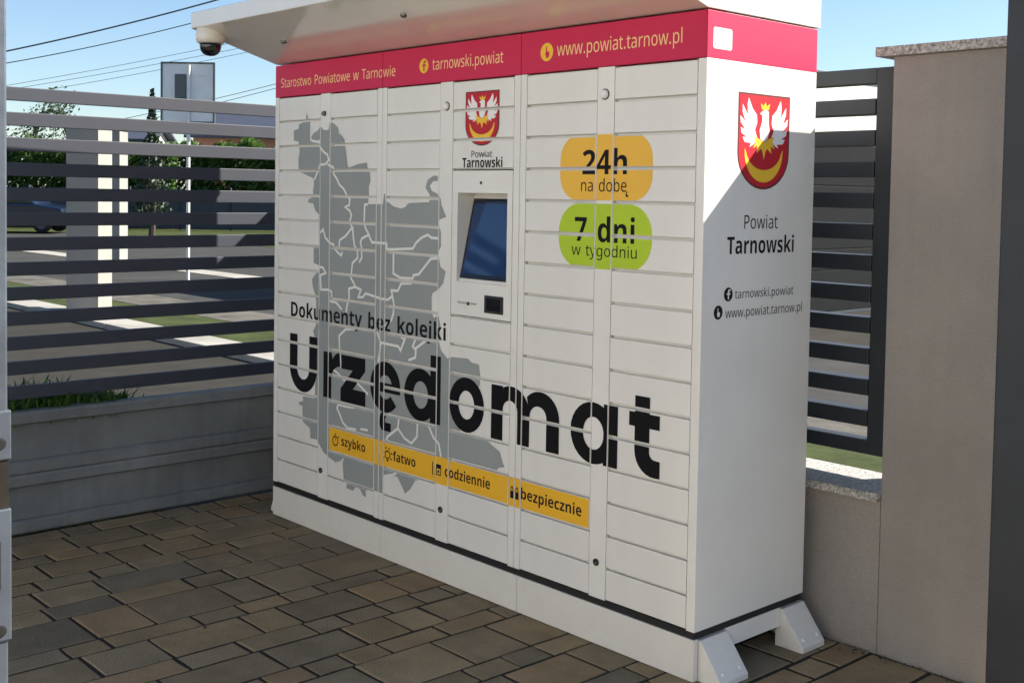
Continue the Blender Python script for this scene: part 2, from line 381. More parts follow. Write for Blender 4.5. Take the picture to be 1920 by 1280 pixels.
# ------------------------------------------------------------------ flat print (vinyl and lettering)
GLYPHS = """r.90|45,-5 37,-3 30,1 26,8 24,18 26,29 30,36 37,39 45,41 53,39 60,36 64,29 66,18 64,8 60,1 53,-3
rD245|33,0 33,240 106,240 130,238 150,234 169,226 193,210 210,187 218,168 223,147 225,122 221,85 210,55 192,31 167,14 136,3 99,0|63,26 95,26 149,36 182,68 193,121 190,150 182,174 169,192 151,204 129,211 102,214 63,214
rP203|33,0 33,240 96,240 125,238 147,232 165,221 181,199 186,169 184,150 177,132 165,116 147,104 123,96 90,93 63,93 63,0|63,119 87,119 117,122 138,130 151,145 155,168 151,188 140,202 121,211 93,214 63,214
rS184|83,-3 64,-3 46,0 30,3 17,8 17,37 31,32 47,27 65,24 84,23 108,25 125,33 135,46 138,61 137,72 133,81 126,89 116,96 101,103 82,111 55,123 36,138 24,157 20,182 23,200 30,215 42,227 57,236 76,241 97,243 116,242 133,239 149,235 163,230 153,204 140,209 126,213 112,216 96,217 76,214 62,207 54,196 51,182 52,171 56,162 62,154 72,147 86,140 103,133 123,125 139,117 152,107 161,95 167,81 169,64 163,36 145,14 128,5 107,-1
rT187|78,0 78,213 3,213 3,240 183,240 183,213 108,213 108,0
ra188|72,-3 50,0 32,10 19,26 15,50 21,74 37,92 53,100 75,105 102,107 132,108 132,119 130,138 123,150 111,157 95,159 81,158 68,155 56,150 44,145 35,168 48,173 63,178 80,182 97,183 125,179 145,169 157,150 161,123 161,0 140,0 134,26 133,26 121,13 108,4 93,-2|79,20 100,24 117,33 128,49 132,72 132,88 105,87 77,84 59,76 49,65 46,50 48,37 55,28 66,22
rb207|114,-3 95,-1 79,4 67,13 58,23 56,23 50,0 29,0 29,255 58,255 58,193 58,182 58,172 57,163 56,156 58,156 67,167 79,175 95,181 114,183 144,177 168,160 179,142 186,118 188,90 186,62 179,38 168,20 144,3|109,21 131,26 146,39 155,61 157,90 152,128 136,151 109,158 85,154 69,142 61,121 58,91 58,90 61,60 69,39 85,26
rd207|92,-3 62,2 39,20 27,38 21,61 18,90 21,118 27,141 39,160 62,177 93,183 112,181 127,176 139,167 148,157 150,157 149,170 149,177 148,183 148,255 178,255 178,0 154,0 150,24 148,24 139,14 127,5 112,-1|97,21 121,25 137,37 146,56 149,84 149,89 146,119 138,141 122,154 97,159 76,154 61,140 52,118 49,89 52,60 61,39 76,26
re189|105,-3 81,-1 60,7 42,20 29,38 21,61 18,89 21,116 28,139 40,158 56,172 76,180 98,183 120,181 138,173 153,161 163,145 170,125 172,102 172,84 49,84 53,57 65,38 83,26 106,22 123,23 137,25 150,29 164,34 164,8 151,3 137,-1 122,-3|50,108 141,108 139,128 131,145 117,156 98,159 79,156 64,146 55,129
rg207|97,-81 73,-79 51,-76 33,-69 33,-42 52,-50 74,-55 99,-56 120,-53 135,-42 145,-26 149,-5 149,2 149,13 150,24 148,24 134,9 116,0 93,-3 62,3 38,21 27,40 21,62 18,90 21,116 27,139 38,158 61,177 92,183 109,182 124,177 138,168 149,156 150,156 154,180 178,180 178,-3 176,-27 169,-46 158,-61 143,-72 123,-78|97,21 121,24 137,35 146,55 149,83 149,90 146,121 136,143 120,155 96,158 76,154 61,141 52,119 49,89 52,60 61,38 76,25
ri87|44,210 37,211 31,215 27,220 26,229 27,237 31,243 37,246 44,247 50,246 56,243 59,237 61,229 59,220 56,215 50,211|29,0 29,180 58,180 58,0
rj87|44,210 37,211 31,215 27,220 26,229 27,237 31,243 37,246 44,247 50,246 56,243 59,237 61,229 59,220 56,215 50,211|7,-81 -1,-80 -7,-79 -13,-78 -18,-77 -18,-53 -13,-54 -8,-55 -2,-56 4,-56 14,-55 21,-50 27,-42 29,-28 29,180 58,180 58,-27 55,-49 46,-66 30,-77
rk179|29,0 29,255 58,255 58,122 57,108 57,100 56,93 58,93 64,100 72,111 79,119 137,180 171,180 98,103 176,0 141,0 78,84 58,66 58,0
rl87|29,0 29,255 58,255 58,0
rm314|29,0 29,180 52,180 57,155 58,155 68,168 81,176 96,182 111,183 136,180 155,170 167,153 168,153 179,167 193,176 209,181 226,183 253,179 272,168 283,147 287,117 287,0 258,0 258,116 248,148 221,158 198,155 184,143 175,125 172,99 172,0 143,0 143,116 134,148 106,158 83,154 69,142 61,121 58,93 58,0
rn208|29,0 29,180 52,180 57,155 58,155 69,168 83,176 98,182 115,183 143,179 164,168 176,147 180,117 180,0 151,0 151,115 141,148 111,158 86,154 70,142 61,121 58,93 58,0
ro203|101,-3 79,-1 59,8 42,21 29,39 21,63 18,90 21,118 28,141 41,159 58,173 78,181 102,183 125,181 145,172 162,159 174,141 182,118 185,90 183,63 175,40 162,21 145,8 125,-1|102,21 125,26 142,40 151,62 154,90 151,119 142,140 125,154 101,158 78,154 61,140 52,119 49,90 52,62 62,40 78,26
rp207|29,-81 29,180 53,180 57,155 58,155 67,166 79,175 95,181 114,183 144,178 168,160 179,142 186,119 188,90 186,62 179,39 168,20 144,3 114,-3 95,-1 79,5 67,13 58,23 56,23 57,16 57,8 58,0 58,-7 58,-81|109,21 124,23 137,30 146,41 152,55 156,72 157,91 155,118 146,140 130,154 109,158 85,155 70,143 61,124 58,96 58,90 61,61 69,39 85,26
rr139|29,0 29,180 53,180 56,147 57,147 67,161 80,173 95,181 112,183 118,183 123,183 129,182 134,181 130,154 120,156 110,156 97,155 85,149 74,140 65,128 60,113 58,96 58,0
rs161|74,-3 56,-3 41,0 29,3 17,8 17,35 29,30 43,25 59,22 75,20 94,22 107,28 115,36 117,47 116,53 113,59 108,64 100,70 89,76 73,82 57,89 43,95 32,103 24,111 19,122 17,136 22,156 36,171 57,180 85,183 101,183 115,180 129,176 142,171 132,148 120,152 108,156 96,158 83,159 67,158 55,153 48,146 45,137 46,130 50,125 56,120 64,115 76,109 92,103 108,97 121,90 132,82 139,74 144,63 146,50 141,27 126,10 103,0
rt121|84,-3 70,-2 58,2 47,8 38,18 33,33 31,52 31,157 5,157 5,171 31,183 43,221 60,221 60,180 112,180 112,157 60,157 60,53 62,39 68,29 77,23 89,21 95,21 102,22 109,23 114,25 114,2 108,0 100,-2 92,-3
ru208|92,-3 63,1 43,12 31,33 27,62 27,180 56,180 56,64 66,32 96,21 122,25 138,38 147,58 149,86 149,180 179,180 179,0 155,0 150,24 149,24 139,12 125,3 109,-2
rw264|53,0 4,180 34,180 59,84 63,70 66,55 69,42 71,31 72,31 75,45 77,53 80,62 82,71 84,79 116,180 148,180 179,79 183,67 187,54 190,42 191,31 193,31 194,41 197,54 201,69 205,84 230,180 260,180 210,0 176,0 145,102 141,115 137,129 132,149 131,149 129,141 127,129 123,115 119,101 87,0
ry171|28,-81 21,-80 14,-80 8,-79 4,-78 4,-54 13,-56 18,-56 24,-56 37,-54 48,-48 57,-38 63,-25 73,-1 0,180 32,180 71,78 76,64 80,52 83,40 86,29 87,29 90,38 94,51 98,64 103,78 139,180 171,180 94,-25 83,-48 69,-65 52,-77
rz158|13,0 13,19 110,157 19,157 19,180 142,180 142,158 47,23 145,23 145,0
b2192|13,0 13,35 74,96 90,113 103,127 112,139 119,150 123,161 124,172 122,185 116,194 107,199 95,201 81,199 68,194 54,187 40,176 13,209 23,218 35,226 47,233 62,238 78,242 98,243 120,241 139,235 154,224 165,211 172,196 174,178 172,159 166,142 157,126 144,110 127,93 107,74 77,45 77,43 181,43 181,0
b4192|108,0 108,50 6,50 6,85 111,240 157,240 157,89 186,89 186,50 157,50 157,0|50,89 108,89 108,130 108,138 108,148 109,159 109,169 110,182 109,182 106,175 102,169 99,162 94,155
b7192|37,0 127,197 9,197 9,240 181,240 181,208 90,0
bD248|30,0 30,240 105,240 129,238 151,234 171,226 195,210 214,187 222,168 227,147 229,122 225,85 214,55 195,31 169,14 136,3 98,0|81,42 103,42 144,51 168,77 176,121 174,145 169,165 159,179 137,193 108,198 81,198
bT194|72,0 72,197 7,197 7,240 188,240 188,197 123,197 123,0
ba203|71,-3 48,0 30,11 18,29 14,55 19,80 35,98 51,106 71,111 96,113 128,114 128,122 126,135 120,143 111,148 99,150 86,149 73,146 60,142 48,137 31,171 47,177 64,183 82,186 101,187 134,183 158,171 173,151 178,122 178,0 143,0 133,25 132,25 120,12 107,3 91,-2|90,33 105,36 117,43 125,54 128,70 128,85 108,84 88,82 75,76 68,66 65,54 67,45 72,38 80,34
bb213|127,-3 109,-2 95,4 85,12 76,20 73,20 64,0 26,0 26,255 76,255 76,196 76,185 76,175 75,166 74,160 76,160 85,170 96,179 110,185 128,187 156,181 178,163 189,144 195,121 197,92 195,63 189,39 178,21 155,3|113,37 127,41 137,52 144,69 146,93 144,116 137,133 126,143 112,147 96,144 85,135 79,119 76,98 76,92 78,69 84,52 95,41
bc173|101,-3 75,-1 54,7 37,19 25,37 18,61 15,91 18,121 27,145 40,164 58,177 80,184 105,187 123,186 138,183 151,179 162,174 147,136 136,140 125,143 115,146 105,146 83,140 70,122 66,91 69,67 76,50 89,41 105,37 120,38 133,41 145,46 156,53 156,10 145,4 132,0 118,-3
bd213|84,-3 57,3 34,21 24,39 17,63 15,91 17,120 24,144 35,163 57,181 86,187 104,185 118,179 130,170 138,160 140,160 139,166 138,175 137,186 136,196 136,255 186,255 186,0 148,0 138,24 136,24 128,13 117,5 102,-1|102,37 119,40 131,49 137,64 140,86 140,91 138,115 131,132 120,143 101,146 86,143 75,132 68,114 66,91 68,67 75,50 87,40
be198|109,-3 83,-1 60,7 42,20 27,38 18,61 15,90 18,120 26,144 39,163 56,176 77,184 102,187 125,184 145,177 162,165 174,149 182,128 184,103 184,79 66,79 69,60 78,46 93,37 111,34 128,35 144,37 158,42 174,48 174,10 160,4 145,0 129,-3|67,112 137,112 135,128 128,140 118,148 102,151 89,149 78,142 70,130
bf130|34,0 34,146 7,146 7,170 34,183 34,197 36,218 42,233 52,244 65,252 81,256 99,257 113,256 126,255 137,252 145,249 132,213 126,214 120,216 113,217 104,217 95,216 89,211 86,204 84,195 84,183 128,183 128,146 84,146 84,0
bh221|26,0 26,255 76,255 76,203 76,190 75,177 75,167 74,160 77,160 87,172 99,180 114,185 130,187 157,183 177,171 191,150 195,120 195,0 145,0 145,107 138,137 116,147 97,143 85,131 78,112 76,86 76,0
bi102|51,206 41,208 32,212 26,219 24,231 26,243 32,250 41,254 51,255 62,254 71,250 77,243 79,231 77,219 71,212 62,208|26,0 26,183 76,183 76,0
bj102|51,206 41,208 32,212 26,219 24,231 26,243 32,250 41,254 51,255 62,254 71,250 77,243 79,231 77,219 71,212 62,208|11,-81 3,-80 -6,-79 -15,-78 -21,-77 -21,-37 -16,-38 -10,-39 -4,-40 2,-40 11,-39 19,-35 24,-26 26,-12 26,183 76,183 76,-20 75,-36 70,-50 61,-63 49,-72 33,-79
bk208|26,0 26,255 76,255 76,141 76,131 75,120 74,100 85,114 90,121 96,128 147,183 204,183 131,104 208,0 150,0 98,74 76,57 76,0
bl102|26,0 26,255 76,255 76,0
bm330|26,0 26,183 64,183 71,160 74,160 84,172 97,180 112,185 127,187 146,185 162,180 174,172 183,160 187,160 197,172 211,180 226,185 241,187 269,183 289,171 301,150 305,120 305,0 255,0 255,107 248,137 227,147 210,143 199,133 192,115 190,92 190,0 140,0 140,107 133,137 113,147 95,143 84,131 78,112 76,86 76,0
bn221|26,0 26,183 64,183 71,160 74,160 84,172 98,180 114,185 130,187 157,183 178,171 191,150 195,120 195,0 145,0 145,107 144,124 138,137 129,144 116,147 97,143 85,131 78,112 76,86 76,0
bo208|103,-3 79,-1 58,8 40,21 27,40 18,64 15,92 18,120 26,143 39,162 57,176 79,184 104,187 129,184 150,176 168,162 181,144 190,120 193,92 190,64 182,40 169,21 151,8 129,-1|104,37 121,40 133,51 139,68 142,92 139,116 133,133 121,143 104,146 87,143 75,133 68,116 66,92 68,68 75,51 87,40
bp213|26,-81 26,183 67,183 74,160 76,160 85,170 96,179 110,185 128,187 156,181 178,163 189,144 195,121 197,92 195,63 189,40 178,21 155,3 127,-3 109,-2 95,4 85,12 76,20 74,20 76,6 76,-7 76,-81|113,37 128,41 138,52 144,69 146,93 143,123 131,141 112,147 96,144 85,135 79,119 76,98 76,92 78,69 84,52 95,41
br152|26,0 26,183 64,183 72,152 74,152 83,166 96,177 111,184 129,187 137,186 145,185 142,138 135,140 127,140 114,139 102,135 92,130 83,121 78,109 76,93 76,0
bs167|76,-3 58,-3 43,-1 29,2 15,7 15,49 31,43 47,38 63,34 78,33 90,34 99,38 103,43 105,49 102,57 98,61 91,66 81,71 65,78 50,85 37,93 27,100 20,110 16,122 15,136 20,158 35,174 58,184 88,187 104,186 120,183 136,179 152,172 137,136 124,142 111,146 99,149 87,150 70,147 65,138 68,130 72,126 79,122 89,117 103,111 118,105 130,98 140,90 148,81 153,69 154,54 149,30 134,12 119,3 100,-2
bt146|89,-3 73,-2 60,2 48,9 39,21 33,36 32,57 32,146 8,146 8,167 35,184 50,222 82,222 82,183 133,183 133,146 82,146 82,57 83,48 88,42 95,38 103,37 112,37 120,38 127,40 135,42 135,5 126,2 115,-1 103,-3
bu221|90,-3 64,1 43,13 30,33 25,64 25,183 75,183 75,76 77,59 82,47 91,39 105,37 124,41 136,52 142,71 144,97 144,183 194,183 194,0 156,0 149,24 147,24 136,11 123,3 107,-2
bw287|55,0 3,183 53,183 74,102 76,93 78,82 82,59 83,49 84,42 86,42 86,47 87,55 88,63 89,71 92,86 94,95 117,183 172,183 193,95 195,89 196,80 198,70 200,59 201,49 201,42 202,42 203,49 205,59 207,70 209,82 211,93 213,102 235,183 284,183 231,0 177,0 163,64 159,81 153,105 148,129 145,139 144,145 143,145 139,129 134,105 128,81 124,63 109,0
by191|37,-81 29,-80 22,-80 16,-79 11,-78 11,-38 20,-40 26,-40 31,-40 45,-38 56,-31 64,-20 70,-8 73,1 0,183 55,183 89,80 92,73 93,65 95,57 95,48 96,48 98,57 99,65 101,73 103,80 137,183 191,183 113,-24 101,-48 83,-66 62,-77
bz164|9,0 9,30 94,145 14,145 14,183 151,183 151,151 68,38 154,38 154,0"""
MAP_OUTLINE="0.267,1.882 0.280,1.850 0.302,1.840 0.303,1.769 0.325,1.787 0.363,1.800 0.380,1.818 0.406,1.799 0.444,1.798 0.452,1.829 0.481,1.827 0.518,1.805 0.523,1.782 0.552,1.767 0.568,1.753 0.573,1.725 0.594,1.638 0.606,1.633 0.666,1.646 0.736,1.653 0.740,1.632 0.759,1.608 0.763,1.576 0.751,1.552 0.753,1.516 0.746,1.478 0.852,1.480 0.859,1.524 0.868,1.524 0.871,1.489 0.889,1.489 0.923,1.473 0.977,1.464 1.006,1.471 1.023,1.485 1.041,1.488 1.161,1.493 1.164,1.521 1.136,1.550 1.149,1.581 1.186,1.598 1.213,1.596 1.213,1.577 1.183,1.575 1.163,1.556 1.177,1.537 1.211,1.527 1.231,1.509 1.238,1.484 1.269,1.437 1.223,1.425 1.220,1.409 1.237,1.378 1.239,1.321 1.219,1.296 1.226,1.279 1.237,1.242 1.270,1.225 1.255,1.178 1.229,1.154 1.189,1.136 1.182,1.119 1.184,1.062 1.198,1.038 1.228,1.049 1.242,1.012 1.233,0.948 1.247,0.916 1.287,0.887 1.310,0.896 1.412,0.901 1.431,0.889 1.475,0.886 1.485,0.839 1.480,0.804 1.390,0.775 1.352,0.741 1.344,0.649 1.374,0.616 1.447,0.612 1.521,0.610 1.555,0.593 1.600,0.575 1.616,0.538 1.628,0.524 1.592,0.513 1.575,0.480 1.094,0.372 1.063,0.331 1.026,0.304 1.001,0.334 0.973,0.364 0.936,0.360 0.877,0.353 0.875,0.274 0.818,0.275 0.751,0.263 0.755,0.234 0.731,0.238 0.709,0.261 0.678,0.263 0.656,0.242 0.607,0.246 0.613,0.275 0.586,0.282 0.577,0.348 0.587,0.376 0.559,0.354 0.522,0.343 0.471,0.355 0.427,0.369 0.389,0.403 0.367,0.419 0.318,0.415 0.314,0.460 0.256,0.481 0.251,0.551 0.219,0.557 0.223,0.567 0.255,0.574 0.254,0.598 0.352,0.600 0.358,0.714 0.348,0.809 0.356,0.858 0.334,0.903 0.355,0.929 0.359,0.990 0.357,1.035 0.349,1.068 0.329,1.100 0.322,1.135 0.355,1.164 0.381,1.180 0.373,1.201 0.334,1.208 0.333,1.275 0.376,1.282 0.373,1.426 0.345,1.442 0.325,1.475 0.286,1.477 0.286,1.492 0.325,1.504 0.324,1.530 0.332,1.564 0.323,1.587 0.240,1.609 0.204,1.616 0.201,1.670 0.211,1.708 0.202,1.752 0.161,1.758 0.160,1.804 0.201,1.810 0.205,1.831 0.258,1.842"
MAP_LINES="0.302,1.840 0.303,1.759 0.321,1.752 0.368,1.748|0.377,1.757 0.369,1.734 0.390,1.715 0.407,1.703 0.437,1.690 0.450,1.667 0.421,1.648 0.379,1.646 0.362,1.616 0.332,1.578|0.438,1.648 0.484,1.634 0.489,1.604 0.514,1.583 0.531,1.560 0.568,1.539 0.588,1.516 0.613,1.496 0.609,1.471 0.577,1.463 0.613,1.448 0.626,1.428 0.614,1.402 0.631,1.375 0.582,1.337 0.539,1.319 0.535,1.291 0.506,1.276 0.527,1.263 0.552,1.252 0.560,1.269|0.635,1.382 0.643,1.330 0.652,1.298 0.672,1.276 0.676,1.249 0.637,1.224 0.630,1.183 0.626,1.160 0.647,1.140 0.661,1.123 0.613,1.113 0.614,1.069 0.600,1.040 0.593,1.009|0.659,1.123 0.702,1.114 0.683,1.081 0.715,1.083 0.736,1.101 0.776,1.096 0.848,1.087 0.893,1.086 0.926,1.104 0.918,1.127 0.962,1.128 0.983,1.158 1.054,1.165|0.926,1.104 0.938,1.067 0.933,1.032 0.920,1.004 0.877,0.974|0.746,1.478 0.723,1.475 0.721,1.407 0.731,1.376 0.756,1.350 0.705,1.332 0.695,1.316 0.703,1.294 0.706,1.251 0.687,1.229|0.756,1.346 0.778,1.319 0.837,1.318 0.881,1.319 0.886,1.293 1.058,1.305 1.081,1.330 1.113,1.350 1.155,1.364 1.178,1.353 1.221,1.352|0.930,1.286 0.930,1.197 0.979,1.182 1.061,1.185 1.064,1.198 1.099,1.204 1.176,1.270 1.223,1.275|0.383,1.344 0.409,1.361 0.426,1.326 0.462,1.303 0.498,1.296|0.381,1.194 0.411,1.191 0.433,1.169 0.390,1.157 0.396,1.093 0.459,1.097 0.480,1.089 0.481,1.059|0.468,1.048 0.516,1.045 0.560,1.018|0.983,0.944 1.012,0.934 0.985,0.885 0.970,0.901 0.850,0.904 0.841,0.863 0.831,0.817|0.821,0.946 0.848,0.904|1.086,0.946 1.066,0.912 1.087,0.897 1.084,0.868 1.039,0.852|1.077,0.900 1.149,0.942 1.230,0.948|0.662,0.942 0.592,0.935 0.541,0.902 0.547,0.831 0.560,0.762|0.664,0.604 0.604,0.600 0.538,0.600 0.530,0.582 0.551,0.560 0.576,0.526 0.613,0.508 0.677,0.512|0.678,0.714 0.721,0.695 0.761,0.675|0.486,0.753 0.536,0.736 0.581,0.713 0.622,0.714|0.979,0.608 0.973,0.564 0.904,0.519 0.886,0.493|0.973,0.564 1.017,0.531 1.065,0.517 1.101,0.551 1.103,0.612|1.175,0.606 1.207,0.564 1.240,0.546 1.256,0.496|0.881,0.349 0.954,0.370 0.980,0.394|0.709,0.519 0.763,0.523"


def pl(s):
    return [tuple(float(c) for c in q.split(',')) for q in s.split()]


FONT = {'r': {}, 'b': {}}
for ln in GLYPHS.split('\n'):
    parts = ln.split('|')
    FONT[ln[0]][ln[1]] = (int(parts[0][2:]), [pl(q) for q in parts[1:]])
CAPH = {f: max(p[1] for l in FONT[f]['T'][1] for p in l) for f in 'rb'}
XH = max(p[1] for l in FONT['b']['z'][1] for p in l)
FONT['r']['\u0119'] = (FONT['r']['e'][0], FONT['r']['e'][1])
FONT['b']['\u0142'] = (FONT['b']['l'][0] + 12, FONT['b']['l'][1])


def layout(s, font, x0, x1, base, cap):
    """glyph loops of s, cap height cap, stretched to run from x0 to x1"""
    k = cap / CAPH[font]
    shapes, pen, lo, hi = [], 0.0, 1e9, -1e9
    for ch in s:
        if ch == ' ':
            pen += 130
            continue
        adv, loops = FONT[font][ch]
        L = [[(x + pen, y) for x, y in l] for l in loops]
        if ch == '\u0142':
            w = adv - 12
            shapes.append([[(pen - 18, 130), (pen + w + 8, 215), (pen + w + 8, 262), (pen - 18, 177)]])
        if ch == '\u0119':
            q = pen + 175
            shapes.append([[(q, 0), (q + 34, 6), (q + 6, -40), (q + 16, -62), (q + 52, -62), (q + 52, -92), (q - 6, -98), (q - 30, -64), (q - 18, -26)]])
        shapes.append(L)
        xs = [p[0] for l in L for p in l]
        lo, hi = min(lo, min(xs)), max(hi, max(xs))
        pen += adv
    f = (x1 - x0) / (hi - lo)
    return [[[(x0 + (x - lo) * f, base + y * k) for x, y in l] for l in sh] for sh in shapes]


def fill(loops):
    vs, es, n = [], [], 0
    for l in loops:
        vs += [Vector(p) for p in l]
        es += [(n + i, n + (i + 1) % len(l)) for i in range(len(l))]
        n += len(l)
    o = delaunay_2d_cdt(vs, es, [], 0, 1e-6)
    out = []
    for f in o[2]:
        t = [(o[0][i].x, o[0][i].y) for i in f]
        cx, cy = sum(p[0] for p in t) / 3, sum(p[1] for p in t) / 3
        odd = False
        for l in loops:
            for i, p in enumerate(l):
                q = l[i - 1]
                if (p[1] > cy) != (q[1] > cy) and cx < (q[0] - p[0]) * (cy - p[1]) / (q[1] - p[1]) + p[0]:
                    odd = not odd
        if odd: out.append(t)
    return out


def clip(poly, c):
    for ax, lim, sgn in ((0, c[0], 1), (0, c[1], -1), (1, c[2], 1), (1, c[3], -1)):
        out = []
        for i, p in enumerate(poly):
            q = poly[i - 1]
            ip, iq = (p[ax] - lim) * sgn >= 0, (q[ax] - lim) * sgn >= 0
            if ip != iq:
                t = (lim - q[ax]) / (p[ax] - q[ax])
                out.append((q[0] + (p[0] - q[0]) * t, q[1] + (p[1] - q[1]) * t))
            if ip: out.append(p)
        poly = out
        if len(poly) < 3: return None
    return poly


LIFT = [0]


def lay(mb, shapes, cells, to3, off, mi=0):
    """fill shapes, cut them at the gaps between the cells and lay them off metres proud of the surface"""
    for sh in shapes:
        LIFT[0] = (LIFT[0] + 1) % 12
        h = off + LIFT[0] * 0.000012
        tris = fill(sh)
        for c in cells:
            for t in tris:
                if max(p[0] for p in t) < c[0] or min(p[0] for p in t) > c[1] or max(p[1] for p in t) < c[2] or min(p[1] for p in t) > c[3]:
                    continue
                q = clip(t, c)
                if q: mb.add([to3(p[0], p[1], h) for p in q], [tuple(range(len(q)))], mi)
    return mb


def rrect(x0, x1, z0, z1, r, seg=8, rz=None):
    rz = rz or r
    out = []
    for cx, cz, a0 in ((x1 - r, z1 - rz, 0), (x0 + r, z1 - rz, 90), (x0 + r, z0 + rz, 180), (x1 - r, z0 + rz, 270)):
        for i in range(seg + 1):
            a = R(a0 + 90 * i / seg)
            out.append((cx + r * math.cos(a), cz + rz * math.sin(a)))
    return out


def ell(cx, cz, rx, rz, a0=0, a1=360, seg=28):
    n = max(3, int(seg * abs(a1 - a0) / 360))
    full = abs(a1 - a0) >= 360
    return [(cx + rx * math.cos(R(a0 + (a1 - a0) * i / n)), cz + rz * math.sin(R(a0 + (a1 - a0) * i / n)))
            for i in range(n if full else n + 1)]


def stroke(pts, w):
    """mitred strip of width w along a line, as quads"""
    P = [Vector(p) for p in pts]
    L, Q = [], []
    for i, p in enumerate(P):
        d0 = (p - P[i - 1]).normalized() if i else None
        d1 = (P[i + 1] - p).normalized() if i < len(P) - 1 else None
        d0, d1 = d0 or d1, d1 or d0
        n = Vector((-(d0 + d1).y, (d0 + d1).x))
        n = n.normalized() if n.length > 1e-6 else Vector((-d0.y, d0.x))
        c = max(0.55, n.dot(Vector((-d0.y, d0.x))))
        L.append(p + n * w / 2 / c)
        Q.append(p - n * w / 2 / c)
    return [[[tuple(L[i]), tuple(L[i + 1]), tuple(Q[i + 1]), tuple(Q[i])]] for i in range(len(P) - 1)]


# ------------------------------------------------------------------ the document locker
W, D = 2.526, 0.597
ZB, ZT = 0.160, 1.957           # the door field
PITCHZ = (ZT - ZB) / 16
MOD = 0.842
locker = thing('document_locker', 'large cream self-service document locker with red header, grey map print and touch screen', 'locker', (W / 2, D / 2, 0))

mb = MB()
mb.box(0.002, W - 0.0035, 0.10, D - 0.003, ZB + 0.001, 2.107)
for i in range(3):
    a = i * MOD
    for u0_, u1_ in ((0.032, 0.381), (0.458, 0.807)):
        if i == 1 and u0_ > 0.4:
            mb.box(a + u0_, a + u1_, 0.0185, 0.099, ZB + 0.002, ZT - 8 * PITCHZ - 0.001)
            mb.box(a + u0_, a + u1_, 0.0185, 0.099, ZT - 3 * PITCHZ + 0.001, ZT)
        else:
            mb.box(a + u0_, a + u1_, 0.0185, 0.099, ZB + 0.002, ZT)
mb.build('cabinet', 'paint', locker)
sp = MB().box(W - 0.003, W, 0.0005, D, ZB + 0.001, 1.9595, bev=0.0012).build('side_panel', 'paint', locker)
MB().box(0, 0.0018, 0.0005, D, ZB + 0.001, 1.9595).build('side_panel', 'paint', locker)
MB().box(W - 0.003, W + 0.0004, 0.0005, D, 1.9605, 2.106, bev=0.0012).build('side_header', 'red', locker)
MB().box(0.0, 0.0018, 0.0005, D, 1.9605, 2.106).build('side_header', 'red', locker)

cells = []
for i in range(3):
    a = i * MOD
    MB().box(a + 0.0015, a + 0.0310, 0.0, 0.0985, ZB + 0.001, 1.9590, bev=0.002).build('upright', 'paint', locker)
    MB().box(a + 0.8085, a + 0.8405, 0.0, 0.0985, ZB + 0.001, 1.9590, bev=0.002).build('upright', 'paint', locker)
    MB().box(a + 0.3815, a + 0.4575, 0.0, 0.0985, ZB + 0.001, 1.9590, bev=0.002).build('lock_pillar', 'paint', locker)
    for u0_, u1_ in ((0.0015, 0.031), (0.3815, 0.4575), (0.8085, 0.8405)):
        cells.append((a + u0_ + 0.002, a + u1_ - 0.002, ZB, 1.959))
door0 = None
for i in range(3):
    for j, u in enumerate((0.0335, 0.4600)):
        for k in range(16):
            z1 = ZT - k * PITCHZ
            x0 = i * MOD + u
            if i == 1 and j == 1 and 3 <= k <= 7: continue
            if door0 is None:
                door0 = MB().box(x0, x0 + 0.3455, 0.0006, 0.0125, z1 - PITCHZ + 0.0052, z1 - 0.0042, bev=0.0022).build('door', 'paint', locker)
                o0 = (x0, z1)
            else:
                d = dup(door0, locker, (x0 - o0[0], random.uniform(-0.0006, 0.0006), z1 - o0[1]))
                d.rotation_euler = (0, 0, 0)
            cells.append((x0 + 0.0022, x0 + 0.3433, z1 - PITCHZ + 0.0070, z1 - 0.0060))

heads = []
for i in range(3):
    a = i * MOD
    MB().box(a + 0.0015, a + MOD - 0.0015, -0.0012, 0.0985, 1.9605, 2.106, bev=0.002).build('header_panel', 'red', locker)
    heads.append((a + 0.0035, a + MOD - 0.0035, 1.9625, 2.104))
# touch screen panel with a recess whose screen leans back
x0, x1, z0, z1 = 1.3045, 1.6480, ZT - 8 * PITCHZ + 0.0052, ZT - 3 * PITCHZ - 0.0042
bx0, bx1, bz0, bz1 = 1.336, 1.6205, 1.192, 1.532
pm = MB()
pm.box(x0, bx0, 0.0, 0.0125, z0, z1).box(bx1, x1, 0.0, 0.0125, z0, z1)
pm.box(bx0, bx1, 0.0, 0.0125, bz1, z1).box(bx0, bx1, 0.0, 0.0125, z0, bz0)
pm.build('screen_panel', 'paint', locker)
rc = MB()
rc.box(bx0 - 0.004, bx0 - 0.0005, 0.0127, 0.098, bz0, bz1).box(bx1 + 0.0005, bx1 + 0.004, 0.0127, 0.098, bz0, bz1)
rc.box(bx0 - 0.004, bx1 + 0.004, 0.0127, 0.098, bz1 + 0.0005, bz1 + 0.004)
rc.prism([(0.0127, bz0 - 0.004), (0.098, bz0 - 0.004), (0.098, bz1), (0.088, bz1), (0.0127, bz0)], 'x', bx0, bx1)
rc.build('screen_recess', 'paint', locker)
d_ = Vector((0.088 - 0.0127, bz1 - bz0)).normalized()      # along the leaning back plate (y, z)
n_ = Vector((-d_.y, d_.x))


def slab(s0, s1, h0, h1):
    b = Vector((0.0127, bz0))
    return [tuple(b + d_ * s + n_ * h) for s, h in ((s0, h0), (s1, h0), (s1, h1), (s0, h1))]


